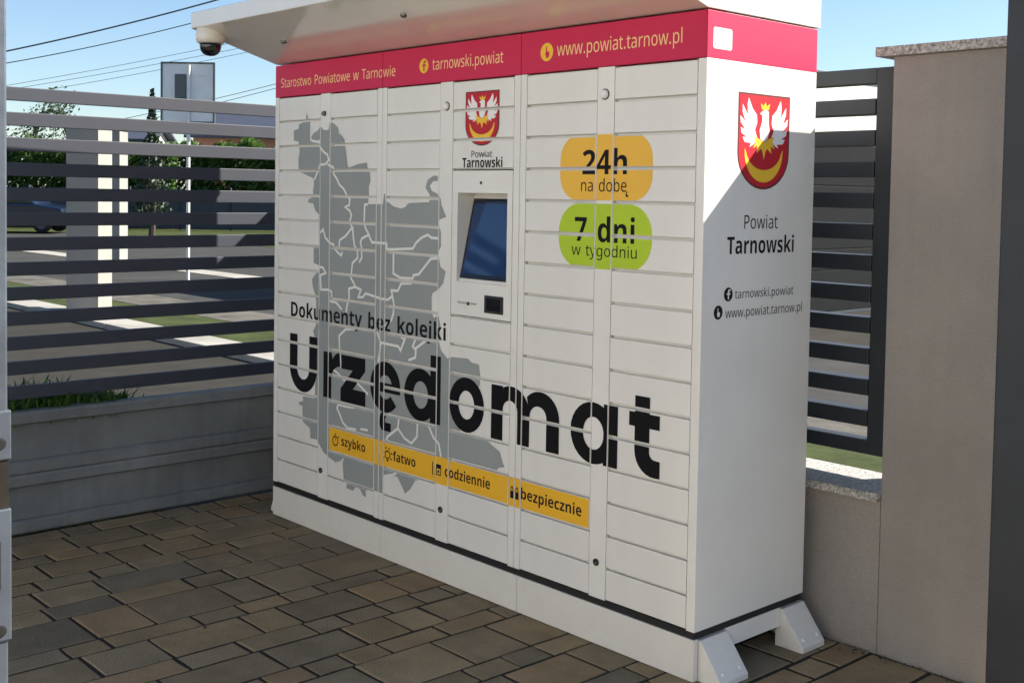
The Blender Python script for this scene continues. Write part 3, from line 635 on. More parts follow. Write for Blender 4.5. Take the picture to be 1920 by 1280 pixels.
bz = MB().prism(slab(0.012, 0.325, 0.0005, 0.009), 'x', 1.345, 1.612, bev=0.002).build('touch_screen', 'bezel', locker)
MB().prism(slab(0.030, 0.305, 0.0092, 0.0098), 'x', 1.358, 1.599).build('display', 'screen', bz)
MB().lathe([(0.006, 0), (0.006, 0.002)], (1.472, 0.0, 1.570), (0, -1, 0), 8).build('camera_eye', 'darklock', locker)
rd = MB().box(1.502, 1.607, -0.003, 0.006, 1.084, 1.150, bev=0.002)
rdo = rd.build('code_reader', 'strip', locker)
MB().box(1.517, 1.592, -0.0045, -0.0032, 1.094, 1.140).build('reader_window', 'dome', rdo)
lg = MB()
for u in range(5): lg.box(1.345 + u * 0.011, 1.352 + u * 0.011, -0.0006, -0.0002, 1.108, 1.117)
lg.box(1.422, 1.455, -0.0006, -0.0002, 1.1085, 1.1155)
lg.build('maker_mark', M['map'], locker)
MB().lathe([(0.007, 0), (0.007, 0.004), (0.004, 0.006)], (1.409, 0.0, 1.111), (0, -1, 0), 12).build('sensor', 'darklock', locker)

# locks on the pillars
for n, (x, z, m_, r_) in enumerate(((0.413, 1.871, 'lock', 0.010), (1.263, 1.865, 'plastic', 0.0145), (2.101, 1.868, 'plastic', 0.0155))):
    MB().lathe([(r_ * 1.22, 0), (r_ * 1.22, 0.0022)], (x, 0.0, z), (0, -1, 0), 18).build('lock_ring', 'darklock', locker)
    MB().lathe([(r_, 0), (r_, 0.005), (r_ * 0.85, 0.012), (r_ * 0.5, 0.016)], (x, 0.0, z), (0, -1, 0), 18).build('lock_cap', m_, locker, smooth=True)
for x, z in ((0.406, 0.285), (1.257, 0.287), (2.100, 0.284)):
    lk = MB().lathe([(0.0125, 0), (0.0125, 0.004), (0.010, 0.006)], (x, 0.0, z), (0, -1, 0), 18).build('lock', 'darklock', locker)
    MB().lathe([(0.006, 0), (0.006, 0.003)], (x + 0.003, -0.006, z - 0.002), (0, -1, 0), 10).build('keyhole', 'lock', lk)

# base: front panels, black strip, wedge feet
for a, b in ((0.0, 0.862), (0.8635, 1.7035), (1.705, W)):
    MB().box(a, b - 0.0006, 0.0, 0.022, 0.003, 0.1365, bev=0.0015).build('base_panel', 'paint_low', locker)
MB().box(0.003, W - 0.004, 0.004, D - 0.002, 0.1375, ZB - 0.0005).build('base_strip', 'strip', locker)
MB().box(W - 0.025, W - 0.002, 0.17, 0.468, 0.072, 0.1365, bev=0.0015).build('base_rail', 'paint', locker)
MB().box(0.002, 0.025, 0.17, 0.468, 0.072, 0.1365).build('base_rail', 'paint', locker)
MB().box(0.03, W - 0.03, D - 0.03, D - 0.006, 0.004, 0.1325).build('base_panel', 'paint_low', locker)
for y0, y1 in ((0.026, 0.166), (0.470, 0.600)):
    for sx, xe, w_ in ((1, W - 0.002, 0.092), (-1, 0.002, 0.062)):
        ft = MB().prism([(xe - sx * 0.02, 0.001), (xe + sx * w_, 0.001), (xe + sx * w_, 0.019), (xe + sx * 0.006, 0.131), (xe - sx * 0.02, 0.131)], 'y', y0, y1, bev=0.002).build('foot', 'paint_low', locker)
        dv = Vector((w_ - 0.006, 0, -0.112)).normalized()
        nn = Vector((0.112, 0, w_ - 0.006)).normalized()
        for t in (0.2, 0.82):
            for fr in ((0.82,) if sx > 0 else ()):
                c = Vector((xe + sx * (0.006 + (w_ - 0.006) * fr), y0 + (y1 - y0) * t, 0.131 - 0.112 * fr))
                MB().lathe([(0.0065, -0.001), (0.0065, 0.0025), (0.003, 0.004)], c, nn, 12).build('screw', 'plastic', ft)

# canopy
roof_pts = [(-0.430, 2.2352), (-0.430, 2.3025), (-0.422, 2.3065), (0.615, 2.268), (0.615, 2.1125), (0.002, 2.1125)]
rf = MB().prism(roof_pts, 'x', 0.0, W, bev=0.003).build('canopy', 'roof', locker)
for x, y in ((1.312, -0.25), (0.396, -0.2), (2.2, -0.24)):
    z = 2.1125 + (-y) * (2.2352 - 2.1125) / 0.432
    MB().lathe([(0.012, -0.004), (0.012, 0.008), (0.007, 0.012)], (x, y, z), (0, -0.27, -1), 14).build('sensor_stud', 'lock', rf)
cm = MB().lathe([(0.058, -0.03), (0.060, 0.0), (0.064, 0.012), (0.064, 0.034), (0.059, 0.048), (0.051, 0.053)], (0.064, -0.368, 2.222), (0, 0.0, -1), 28).build('security_camera', 'camwhite', locker, smooth=True)
MB().lathe([(0.047, 0.0), (0.047, 0.012), (0.043, 0.030), (0.033, 0.044), (0.018, 0.052), (0.005, 0.054)], (0.064, -0.368, 2.169), (0, 0, -1), 24).build('dome', 'dome', cm, smooth=True)


# ---- printed graphics
def front(u, v, h): return (u, -h, v)
def fronth(u, v, h): return (u, -0.0012 - h, v)
def side(u, v, h): return (W + h, u, v)
def sideh(u, v, h): return (W + 0.0004 + h, u, v)


SIDE = [(0.004, D - 0.004, ZB + 0.004, 1.957)]
P = lambda n: (n, locker)

m_ = lay(MB(), [[pl(MAP_OUTLINE)]], cells, front, 0.0003)
mp = m_.build('map_print', 'map', locker)
m_ = MB()
for i, l in enumerate(MAP_LINES.split('|')):
    lay(m_, stroke(pl(l), 0.0105), cells, front, 0.0005)
m_.build('boundary_line', 'paint', mp)

bars = MB()
lay(bars, [[rrect(0.470, 2.066, ZB + 2.02 * PITCHZ, ZT - 13.02 * PITCHZ, 0.016)]], cells, front, 0.0008)
bn = bars.build('banner_print', 'yellow', locker)
m_ = MB()
for s, a, b, base in (('szybko', 0.566, 0.746, 0.4245), ('\u0142atwo', 0.950, 1.094, 0.4245), ('codziennie', 1.281, 1.549, 0.4245), ('bezpiecznie', 1.720, 2.027, 0.4245)):
    lay(m_, layout(s, 'b', a, b, base, 0.0395), cells, front, 0.0011)
m_.build('banner_lettering', 'ink', bn)
m_ = MB()
# stopwatch, light bulb with rays, calendar, pair of padlocks
lay(m_, [[ell(0.520, 0.437, 0.023, 0.023), ell(0.520, 0.437, 0.017, 0.017)], [[(0.516, 0.462), (0.524, 0.462), (0.524, 0.470), (0.516, 0.470)]], [[(0.518, 0.437), (0.522, 0.437), (0.522, 0.452), (0.518, 0.452)]], [[(0.538, 0.456), (0.544, 0.451), (0.549, 0.457), (0.543, 0.462)]]], cells, front, 0.0011)
lay(m_, [[ell(0.905, 0.443, 0.019, 0.019), ell(0.905, 0.443, 0.013, 0.013)], [[(0.899, 0.415), (0.911, 0.415), (0.911, 0.423), (0.899, 0.423)]]] +
    [[[(0.905 + 0.024 * math.cos(a) - 0.003 * math.sin(a), 0.443 + 0.024 * math.sin(a) + 0.003 * math.cos(a)),
       (0.905 + 0.034 * math.cos(a) - 0.003 * math.sin(a), 0.443 + 0.034 * math.sin(a) + 0.003 * math.cos(a)),
       (0.905 + 0.034 * math.cos(a) + 0.003 * math.sin(a), 0.443 + 0.034 * math.sin(a) - 0.003 * math.cos(a)),
       (0.905 + 0.024 * math.cos(a) + 0.003 * math.sin(a), 0.443 + 0.024 * math.sin(a) - 0.003 * math.cos(a))]] for a in [R(-30 + 48 * k) for k in range(6)]], cells, front, 0.0011)
lay(m_, [[[(1.202, 0.416), (1.208, 0.416), (1.208, 0.468), (1.202, 0.468)]], [rrect(1.226, 1.258, 0.420, 0.464, 0.004, 3), [(1.231, 0.425), (1.253, 0.425), (1.253, 0.447), (1.231, 0.447)]], [[(1.236, 0.430), (1.247, 0.430), (1.247, 0.441), (1.236, 0.441)]]], cells, front, 0.0011)
for a in (1.662, 1.689):
    lay(m_, [[[(a, 0.417), (a + 0.018, 0.417), (a + 0.018, 0.444), (a, 0.444)]], [ell(a + 0.009, 0.4445, 0.008, 0.018, 0, 180), ell(a + 0.009, 0.4445, 0.004, 0.012, 0, 180)]], cells, front, 0.0011)
m_.build('banner_icon', 'ink', bn)

# the big name
sh = []
sh.append([[(0.142, 0.876), (0.142, 0.73)] + ell(0.2555, 0.73, 0.1135, 0.114, 180, 360) + [(0.369, 0.876), (0.305, 0.876), (0.305, 0.73)] + ell(0.2555, 0.725, 0.0495, 0.051, 360, 180) + [(0.206, 0.876)]])
sh.append([[(0.421, 0.619), (0.484, 0.619), (0.484, 0.715)] + ell(0.553, 0.705, 0.069, 0.062, 170, 90, 40) + [(0.548, 0.826)] + ell(0.548, 0.762, 0.062, 0.064, 95, 150, 40) + [(0.484, 0.822), (0.421, 0.822)]])
sh.append([[(0.560, 0.822), (0.740, 0.822), (0.740, 0.768), (0.650, 0.681), (0.743, 0.681), (0.743, 0.619), (0.556, 0.619), (0.556, 0.673), (0.646, 0.761), (0.560, 0.761)]])
sh.append([ell(0.882, 0.722, 0.105, 0.106, -12, 318, 44) + ell(0.884, 0.722, 0.048, 0.050, 318, 206, 44) + [(0.984, 0.700)], ell(0.884, 0.724, 0.046, 0.048, 18, 162, 30)])
sh.append([[(0.905, 0.622), (0.885, 0.590), (0.885, 0.575), (0.925, 0.575), (0.925, 0.540), (0.862, 0.540), (0.840, 0.565), (0.848, 0.600), (0.868, 0.621)]])
sh.append([ell(1.118, 0.722, 0.105, 0.106), ell(1.122, 0.722, 0.047, 0.055)])
sh.append([[(1.183, 0.619), (1.248, 0.619), (1.248, 0.889), (1.183, 0.889)]])
sh.append([ell(1.405, 0.722, 0.103, 0.106), ell(1.405, 0.722, 0.046, 0.055)])
sh.append([[(1.549, 0.619), (1.613, 0.619), (1.613, 0.735)] + ell(1.653, 0.735, 0.040, 0.038, 180, 0) + [(1.693, 0.619), (1.757, 0.619), (1.757, 0.735)] + ell(1.658, 0.735, 0.099, 0.092, 0, 118, 40) + [(1.613, 0.800), (1.613, 0.822), (1.549, 0.822)]])
sh.append([[(1.757, 0.619), (1.758, 0.735)] + ell(1.802, 0.735, 0.043, 0.038, 180, 0) + [(1.845, 0.619), (1.910, 0.619), (1.910, 0.735)] + ell(1.812, 0.735, 0.098, 0.092, 0, 135, 40) + [(1.745, 0.79), (1.757, 0.735)]])
sh.append([ell(2.073, 0.722, 0.107, 0.106), ell(2.075, 0.722, 0.048, 0.056)])
sh.append([[(2.122, 0.619), (2.187, 0.619), (2.187, 0.828), (2.122, 0.828)]])
sh.append([[(2.262, 0.878), (2.326, 0.878), (2.326, 0.823), (2.369, 0.823), (2.369, 0.776), (2.326, 0.776), (2.326, 0.70)] + ell(2.350, 0.700, 0.024, 0.024, 180, 262) + [(2.372, 0.675), (2.372, 0.620)] + ell(2.345, 0.700, 0.083, 0.082, 275, 180) + [(2.262, 0.776), (2.237, 0.776), (2.237, 0.823), (2.262, 0.823)]])
nm_ = None
for grp in ((0,), (1,), (2,), (3, 4), (5, 6), (7,), (8, 9), (10, 11), (12,)):
    lay(MB(), [sh[g] for g in grp], cells, front, 0.0008).build('letter', 'black', locker)
lay(MB(), layout('Dokumenty bez kolejki', 'b', 0.149, 1.276, 0.955, 0.066), cells, front, 0.0008).build('slogan_lettering', 'ink', locker)

b1 = lay(MB(), [[rrect(1.893, 2.316, 1.513, 1.735, 0.085, 8, 0.085)]], cells, front, 0.0003).build('hours_badge', 'orange', locker)
lay(MB(), layout('24h', 'b', 2.001, 2.205, 1.601, 0.082), cells, front, 0.0006).build('badge_lettering', 'black', b1)
lay(MB(), layout('na dob\u0119', 'r', 1.996, 2.205, 1.543, 0.042), cells, front, 0.0006).build('badge_lettering', 'ink', b1)
b2 = lay(MB(), [[rrect(1.891, 2.319, 1.282, 1.502, 0.100, 8, 0.100)]], cells, front, 0.0003).build('days_badge', 'green', locker)
lay(MB(), layout('7 dni', 'b', 1.969, 2.244, 1.373, 0.082), cells, front, 0.0006).build('badge_lettering', 'black', b2)
lay(MB(), layout('w tygodniu', 'r', 1.956, 2.255, 1.3245, 0.038), cells, front, 0.0006).build('badge_lettering', 'ink', b2)

m_ = MB()
lay(m_, layout('Starostwo Powiatowe w Tarnowie', 'r', 0.051, 0.930, 2.003, 0.042), heads, fronth, 0.0004)
lay(m_, layout('tarnowski.powiat', 'r', 1.172, 1.588, 2.010, 0.044), heads, fronth, 0.0004)
lay(m_, layout('www.powiat.tarnow.pl', 'r', 1.868, 2.428, 2.012, 0.046), heads, fronth, 0.0004)
m_.build('header_lettering', 'head_text', locker)


def badge_f(cx, cz, r): return [[ell(cx, cz, r, r)]], [[[(cx - r * .12, cz - r * .72), (cx + r * .16, cz - r * .72), (cx + r * .16, cz - r * .05), (cx + r * .45, cz - r * .05), (cx + r * .45, cz + r * .2), (cx + r * .16, cz + r * .2), (cx + r * .2, cz + r * .45), (cx + r * .48, cz + r * .45), (cx + r * .48, cz + r * .72), (cx + r * .05, cz + r * .72), (cx - r * .12, cz + r * .5), (cx - r * .12, cz + r * .2), (cx - r * .38, cz + r * .2), (cx - r * .38, cz - r * .05), (cx - r * .12, cz - r * .05)]]]
def badge_hand(cx, cz, r): return [[ell(cx, cz, r, r)]], [[[(cx - r * .3, cz - r * .1), (cx - r * .15, cz - r * .1), (cx - r * .15, cz + r * .6), (cx + r * .02, cz + r * .6), (cx + r * .02, cz + r * .1), (cx + r * .4, cz), (cx + r * .4, cz - r * .35), (cx + r * .25, cz - r * .65), (cx - r * .1, cz - r * .65)]]]


for fn, cx, cz, r_ in ((badge_f, 1.118, 2.030, 0.0285), (badge_hand, 1.817, 2.030, 0.032)):
    d, g = fn(cx, cz, r_)
    ic = lay(MB(), d, heads, fronth, 0.0004).build('round_icon', 'gold', locker)
    lay(MB(), g, heads, fronth, 0.0007).build('icon_symbol', 'red', ic)
for fn, cx, cz, r_ in ((badge_f, 0.134, 1.222, 0.0225), (badge_hand, 0.084, 1.167, 0.0225)):
    d, g = fn(cx, cz, r_)
    ic = lay(MB(), d, SIDE, side, 0.0004).build('round_icon', 'ink', locker)
    lay(MB(), g, SIDE, side, 0.0007).build('icon_symbol', 'paint', ic)
m_ = MB()
lay(m_, layout('Powiat', 'r', 0.209, 0.392, 1.430, 0.044), SIDE, side, 0.0004)
lay(m_, layout('Tarnowski', 'b', 0.122, 0.488, 1.350, 0.055), SIDE, side, 0.0004)
lay(m_, layout('tarnowski.powiat', 'r', 0.169, 0.492, 1.207, 0.028), SIDE, side, 0.0004)
lay(m_, layout('www.powiat.tarnow.pl', 'r', 0.121, 0.545, 1.147, 0.030), SIDE, side, 0.0004)
m_.build('side_lettering', 'ink', locker)
m_ = MB()
lay(m_, layout('Powiat', 'r', 1.414, 1.533, 1.666, 0.0245), cells, front, 0.0004)
lay(m_, layout('Tarnowski', 'b', 1.361, 1.590, 1.628, 0.036), cells, front, 0.0004)
m_.build('county_lettering', 'ink', locker)
st = lay(MB(), [[rrect(0.028, 0.122, 1.990, 2.056, 0.008, 4)]], [(0, 0.59, 1.96, 2.1)], sideh, 0.0008).build('sticker', 'white', locker)


def crest(u0_, u1_, v1, v0, cells_, to3):
    w_, h_ = u1_ - u0_, v1 - v0
    T = lambda q: [(u0_ + x * w_, v1 - y * h_) for x, y in q]
    mir = lambda q: [(1 - x, y) for x, y in q][::-1]
    sh_out = [(0, 0), (1, 0), (1, 0.62)] + [(0.5 + 0.5 * math.cos(R(a)), 0.62 + 0.38 * math.sin(R(a))) for a in range(12, 180, 12)] + [(0, 0.62)]
    sh_in = [(0.025, 0.02), (0.975, 0.02), (0.975, 0.62)] + [(0.5 + 0.475 * math.cos(R(a)), 0.62 + 0.355 * math.sin(R(a))) for a in range(12, 180, 12)] + [(0.025, 0.62)]
    root = lay(MB(), [[T(sh_out)]], cells_, to3, 0.0003).build('crest', 'crest_rim', locker)
    lay(MB(), [[T(sh_in)]], cells_, to3, 0.0005).build('crest_field', 'crest_red', root)
    wing = [(0.37, 0.47), (0.30, 0.53), (0.22, 0.56), (0.25, 0.52), (0.13, 0.51), (0.09, 0.46), (0.17, 0.46), (0.07, 0.42), (0.05, 0.36), (0.14, 0.38), (0.05, 0.31), (0.04, 0.24), (0.14, 0.30), (0.08, 0.20), (0.08, 0.12), (0.18, 0.23), (0.17, 0.12), (0.19, 0.05), (0.27, 0.16), (0.35, 0.22), (0.36, 0.30), (0.32, 0.38)]
    w2 = mir(wing)
    body = [(0.45, 0.18), (0.41, 0.205), (0.46, 0.225), (0.45, 0.30), (0.41, 0.38), (0.43, 0.47), (0.50, 0.50), (0.57, 0.46), (0.60, 0.38), (0.58, 0.28), (0.58, 0.18), (0.52, 0.155)]
    lay(MB(), [[T(wing)], [T(w2)], [T(body)]], cells_, to3, 0.0008).build('eagle', 'white', root)
    crown = [(0.44, 0.16), (0.42, 0.09), (0.47, 0.125), (0.51, 0.08), (0.54, 0.125), (0.60, 0.09), (0.58, 0.16)]
    tail = [(0.40, 0.47), (0.30, 0.44), (0.34, 0.50), (0.29, 0.57), (0.37, 0.54), (0.36, 0.62), (0.44, 0.57), (0.47, 0.60), (0.50, 0.69), (0.53, 0.60), (0.56, 0.57), (0.65, 0.62), (0.63, 0.54), (0.71, 0.57), (0.66, 0.50), (0.70, 0.44), (0.60, 0.46), (0.50, 0.505)]
    moon = [(0.13, 0.57)] + [(0.5 - 0.37 * math.cos(R(a)), 0.60 + 0.325 * math.sin(R(a))) for a in range(10, 171, 10)] + [(0.87, 0.57)] + [(0.5 + 0.345 * math.cos(R(a)), 0.57 + 0.225 * math.sin(R(a))) for a in range(12, 169, 12)]
    lay(MB(), [[T(crown)], [T(tail)], [T(moon)]], cells_, to3, 0.0010).build('eagle_gold', 'gold', root)
    return root


crest(1.376, 1.569, 1.913, 1.709, cells, front)
crest(0.163, 0.445, 1.866, 1.557, SIDE, side)

# ------------------------------------------------------------------ ground
def sheet(name, pts, z, m):
    mb = MB().add([(x, y, z) for x, y in pts], [tuple(range(len(pts)))])
    return tag(mb.build(name, m), kind='structure')


def rect(x0, x1, y0, y1): return [(x0, y0), (x1, y0), (x1, y1), (x0, y1)]


sheet('ground', rect(-900, 900, -900, 900), -0.09, 'soil')
sheet('access_road', rect(-60, -0.46, -14, 2.62), -0.052, 'asphalt')
sheet('front_yard', rect(-0.46, 24, -8.2, 0.78), -0.060, 'yard')
sheet('rear_road', rect(-0.3, 40, 1.0, 2.62), -0.052, 'asphalt')
for a, b in ((-40, -16.01), (-16, -8.01), (-8, 14)):
    kb = MB().box(a, b, 2.62, 2.74, -0.09, 0.008, bev=0.01).build('kerb', 'pale')
    tag(kb, kind='structure')
sheet('pavement', rect(-60, 40, 2.742, 3.10), -0.012, 'pale')
sheet('verge', rect(-60, 40, 3.102, 3.95), -0.016, 'lawn')
sheet('footpath', rect(-60, 12, 3.952, 4.75), -0.012, 'gravel')
sheet('street', rect(-70, 40, 4.752, 7.4), -0.020, 'street')
sheet('far_pavement', rect(-70, -5.0, 7.402, 7.95), -0.012, 'pale')
sheet('garage_apron', rect(-4.998, 12, 7.402, 16), -0.022, 'asphalt')
sheet('parking_lane', rect(-70, -5.0, 7.952, 9.0), -0.014, 'street')
sheet('driveway', [(-34, 9.002), (-12, 9.002), (-16, 14), (-36, 14)], -0.03, 'street')
sheet('far_lawn', [(-70, 9.002), (-34.1, 9.002), (-36.1, 14), (-16, 14.002), (-11.9, 9.002), (-5, 9.002), (-5, 60), (-70, 60)], -0.024, 'lawn')

# ------------------------------------------------------------------ unseen office facade behind the camera, added to bounce warm light onto the locker
off = thing('bounce_building', 'added unseen cream building behind the camera that bounces light onto the locker', 'building', (6.5, -8.5, 0))
MB().box(-5.0, 18, -15, -8.2, -0.12, 4.5).build('wall', 'render_cream', off)
MB().box(-5.2, 18.2, -15.2, -8.0, 4.501, 4.65, bev=0.02).build('parapet', 'tile', off)
for fl in (0.9,):
    for k in range(6):
        x = -3.6 + k * 3.7
        wf = MB().box(x, x + 1.3, -8.26, -8.15, fl, fl + 1.5, bev=0.01).build('window', 'polewhite', off)
        MB().box(x + 0.07, x + 1.23, -8.149, -8.145, fl + 0.07, fl + 1.43).build('pane', 'glass', wf)

# ------------------------------------------------------------------ pavers of the yard
yard = MB().add([(x, y, -0.0038) for x, y in rect(-0.395, 3.9, -3.4, 0.672)], [(0, 1, 2, 3)]).build('paved_yard', 'sand')
tag(yard, kind='structure')
joints = [-0.392, -0.26, -0.065, 0.055, 0.25, 0.375, 0.573, 0.715, 0.972, 1.087, 1.29, 1.415, 1.605, 1.72, 1.968, 2.08, 2.29, 2.41, 2.635, 2.755, 2.97, 3.09, 3.30, 3.42, 3.66, 3.80]
prnd = random.Random(5)
pavers = []
for i in range(len(joints) - 1):
    xa, xb = joints[i], joints[i + 1]
    wide = xb - xa > 0.165
    y = -3.3 - prnd.random() * 0.25
    while y < 0.66:
        ln = prnd.choice((0.16, 0.20, 0.24, 0.30, 0.36)) if wide else prnd.choice((0.15, 0.18, 0.22, 0.26, 0.31))
        ln *= prnd.uniform(0.93, 1.07)
        y1 = min(y + ln, 0.668)
        if 0.668 - y1 < 0.09: y1 = 0.668
        pavers.append((xa, xb, y, y1))
        y = y1 + 1e-6


def paver_geo(mb, xa, xb, ya, yb, rnd, mi=0):
    g = rnd.uniform(0.0046, 0.0068)
    j = lambda s: rnd.uniform(-s, s)
    zt = rnd.uniform(-0.002, 0.0015)
    c = [(xa + g, ya + g), (xb - g, ya + g), (xb - g, yb - g), (xa + g, yb - g)]
    ring = []
    for k in range(4):                       # chipped, slightly uneven outline with a mid point on each edge
        p, q = c[k], c[(k + 1) % 4]
        ring.append((p[0] + j(0.0025), p[1] + j(0.0025)))
        t = rnd.uniform(0.35, 0.65)
        ring.append((p[0] + (q[0] - p[0]) * t + j(0.002), p[1] + (q[1] - p[1]) * t + j(0.002)))
    cx, cy = (xa + xb) / 2, (ya + yb) / 2
    n = len(ring)
    tl = (j(0.004), j(0.004))
    zz = lambda x, y: zt + tl[0] * (x - cx) + tl[1] * (y - cy)
    ins = lambda x, y, e: (x + (cx - x) * e / max(0.02, math.hypot(cx - x, cy - y)), y + (cy - y) * e / max(0.02, math.hypot(cx - x, cy - y)))
    vs = [(x, y, -0.045) for x, y in ring] + [(x, y, zz(x, y) - 0.0045) for x, y in ring]
    vs += [(*ins(x, y, 0.0025), zz(x, y) - 0.0012) for x, y in ring] + [(*ins(x, y, 0.007), zz(x, y)) for x, y in ring]
    fs = []
    for l in range(3):
        fs += [(l * n + k, l * n + (k + 1) % n, (l + 1) * n + (k + 1) % n, (l + 1) * n + k) for k in range(n)]
    fs.append(tuple(range(3 * n, 4 * n)))
    mb.add(vs, fs, mi)


def in_view(x, y, z=0.0, pad=0.05):
    d = Vector((x, y, z)) - Vector(cam.matrix_world.translation)
    q = d.dot(fwd)
    if q < 0.1: return False
    px, py = 959.99 + 2206.7 * d.dot(rgt) / q, 461.0 - 2206.7 * d.dot(upv) / q
    return -60 < px < 1980 and py < 1330


rest = MB()
prn = random.Random(8)
npv = 0
for xa, xb, ya, yb in pavers:
    vis = any(in_view(x, y) for x in (xa, xb) for y in (ya, yb))
    cx, cy = (xa + xb) / 2, (ya + yb) / 2
    under = 0.08 < cx < 2.44 and 0.2 < cy
    pick = prn.choices(range(7), (5, 4, 3, 3, 4, 3, 2))[0]
    if vis and not under and npv < 298:
        m_ = MB()
        paver_geo(m_, xa, xb, ya, yb, prn)
        m_.build('paver', PAV[pick], yard)
        npv += 1
    else:
        paver_geo(rest, xa, xb, ya, yb, prn, pick)
tag(rest.build('paver_field', PAV, yard), kind='stuff')

# crumbs of moss and grit in the joints along the wall and the kiosk
gr = MB()
for k in range(520):
    if k < 220: x, y = random.uniform(2.5, 3.4), 0.668 - abs(random.gauss(0, 0.012))
    elif k < 340: x, y = -0.39 + abs(random.gauss(0, 0.01)), random.uniform(-1.6, 0.6)
    else:
        i = random.randrange(len(joints)); x, y = joints[i] + random.gauss(0, 0.002), random.uniform(-2.2, 0.6)
    s = random.uniform(0.0015, 0.0042)
    z = random.uniform(-0.004, 0.001)
    gr.add([(x - s, y, z), (x, y - s, z + s * 0.3), (x + s, y, z), (x, y + s, z + s * 0.2), (x, y, z + s)], [(0, 1, 4), (1, 2, 4), (2, 3, 4), (3, 0, 4)])
tag(gr.build('joint_debris', M['soil']), kind='stuff')

# a few dry leaves and crumbs blown against the edges
lf = MB()
for k in range(46):
    if k < 22: x, y = -0.37 + abs(random.gauss(0, 0.05)), random.uniform(-1.7, 0.5)
    elif k < 34: x, y = random.uniform(2.65, 3.3), 0.64 - abs(random.gauss(0, 0.05))
    else: x, y = random.uniform(0.0, 2.6), random.uniform(-1.5, -0.1)
    a = random.uniform(0, 6.28); s = random.uniform(0.004, 0.013)
    u = Vector((math.cos(a), math.sin(a), 0)) * s; v = Vector((-math.sin(a), math.cos(a), 0)) * s * 0.5
    c = Vector((x, y, 0.004))
    up_ = Vector((0, 0, s * 0.45))
    lf.add([c - u, c - v + up_ * 0.6, c + u + up_ * 0.3, c + v + up_], [(0, 1, 2), (0, 2, 3)])
tag(lf.build('leaf_litter', 'brass'), kind='stuff')

# ------------------------------------------------------------------ slatted fence on concrete boards (left)
FX = -0.40
fence = thing('slat_fence', 'anthracite fence of horizontal slats on grey concrete boards beside the locker', 'fence', (FX, -1.0, 0))
F0, F1 = -4.2, 0.70
for k in range(13):
    zt = 1.958 - k * 0.1083
    MB().box(FX - 0.022, FX + random.uniform(-0.001, 0.001), F0, F1, zt - 0.059, zt, bev=0.003).build('slat', 'anthracite', fence)
for y in (-3.55, -1.72, 0.55):
    MB().box(FX - 0.085, FX - 0.025, y - 0.03, y + 0.03, 0.0, 1.975, bev=0.004).build('post', 'anthracite', fence)
plinth = thing('concrete_plinth', 'low wall of two framed grey concrete boards under the slat fence', 'wall', (FX - 0.03, -1.0, 0))
for z0, z1 in ((0.004, 0.2635), (0.2665, 0.540)):
    pb = MB()
    pb.box(FX - 0.075, FX - 0.034, F0, F1, z0, z1)
    for za, zb in ((z0, z0 + 0.056), (z1 - 0.056, z1)):
        pb.prism([(FX - 0.0341, za), (FX - 0.0341, zb), (FX - 0.006 - (0.009 if zb < z1 else 0), zb), (FX, zb - 0.010), (FX, za + 0.008), (FX - 0.004 - (0.009 if za > z0 else 0), za)], 'y', F0, F1)
    pb.build('concrete_board', 'concrete', plinth)


# ------------------------------------------------------------------ wall, pillar and slat panel (right, behind the locker)
WY = 0.68
wall = thing('garden_wall', 'low beige rendered wall with speckled granite coping behind the locker', 'wall', (1.2, WY + 0.12, 0))
MB().box(-0.30, 2.766, WY, WY + 0.24, -0.12, 0.516).build('wall_face', 'stucco', wall)
for a, b in ((-0.32, 0.70), (0.703, 1.74), (1.743, 2.764)):
    MB().box(a, b, 0.655, WY + 0.27, 0.5165, 0.545, bev=0.002).build('coping_slab', 'granite', wall)
pil = thing('gate_pillar', 'tall beige rendered gate pillar with speckled granite cap', 'pillar', (2.96, 0.86, 0))
MB().box(2.768, 3.152, 0.678, 1.06, -0.12, 2.0045, bev=0.004).build('shaft', 'stucco', pil)
MB().box(2.712, 3.196, 0.656, 1.10, 2.005, 2.037, bev=0.002).build('cap', 'granite', pil)
MB().box(2.7005, 2.7675, 0.85, 0.89, 1.69, 1.76, bev=0.002).build('hinge', 'gatepost', pil)
panel = thing('fence_panel', 'dark framed slat fence panel standing on the low beige wall', 'fence', (1.2, 0.87, 0.545))
pz0, pz1 = 0.628, 1.992
MB().box(2.614, 2.700, 0.838, 0.902, pz0, pz1, bev=0.003).build('stile', 'gatepost', panel)
MB().box(-0.36, -0.30, 0.838, 0.902, pz0, pz1, bev=0.003).build('stile', 'gatepost', panel)
MB().box(-0.2995, 2.6135, 0.838, 0.902, pz1 - 0.054, pz1, bev=0.003).build('rail', 'gatepost', panel)
MB().box(-0.2995, 2.6135, 0.838, 0.902, pz0, pz0 + 0.050, bev=0.003).build('rail', 'gatepost', panel)
for k in range(11):
    z = 1.885 - 0.1102 * k
    MB().box(-0.2995, 2.6135, 0.834, 0.906, z - 0.056, z, bev=0.003).build('slat', 'gatepost', panel)
for x in (-0.2, 1.15):
    MB().box(x - 0.02, x + 0.02, 0.85, 0.89, 0.5455, pz0 - 0.0005, bev=0.002).build('post_foot', 'gatepost', panel)

gp = thing('gate_post', 'dark metal gate post standing in front of the beige gate pillar', 'post', (3.37, 0.40, 0))
MB().box(3.306, 3.446, 0.335, 0.475, 0.0, 2.95, bev=0.006).build('post_tube', 'gatepost', gp)
MB().box(3.300, 3.452, 0.329, 0.481, 2.9505, 2.965, bev=0.004).build('post_cap', 'gatepost', gp)
for z in (0.45, 1.75):
    MB().box(3.447, 3.475, 0.39, 0.42, z, z + 0.12, bev=0.004).build('hinge', 'steel', gp)

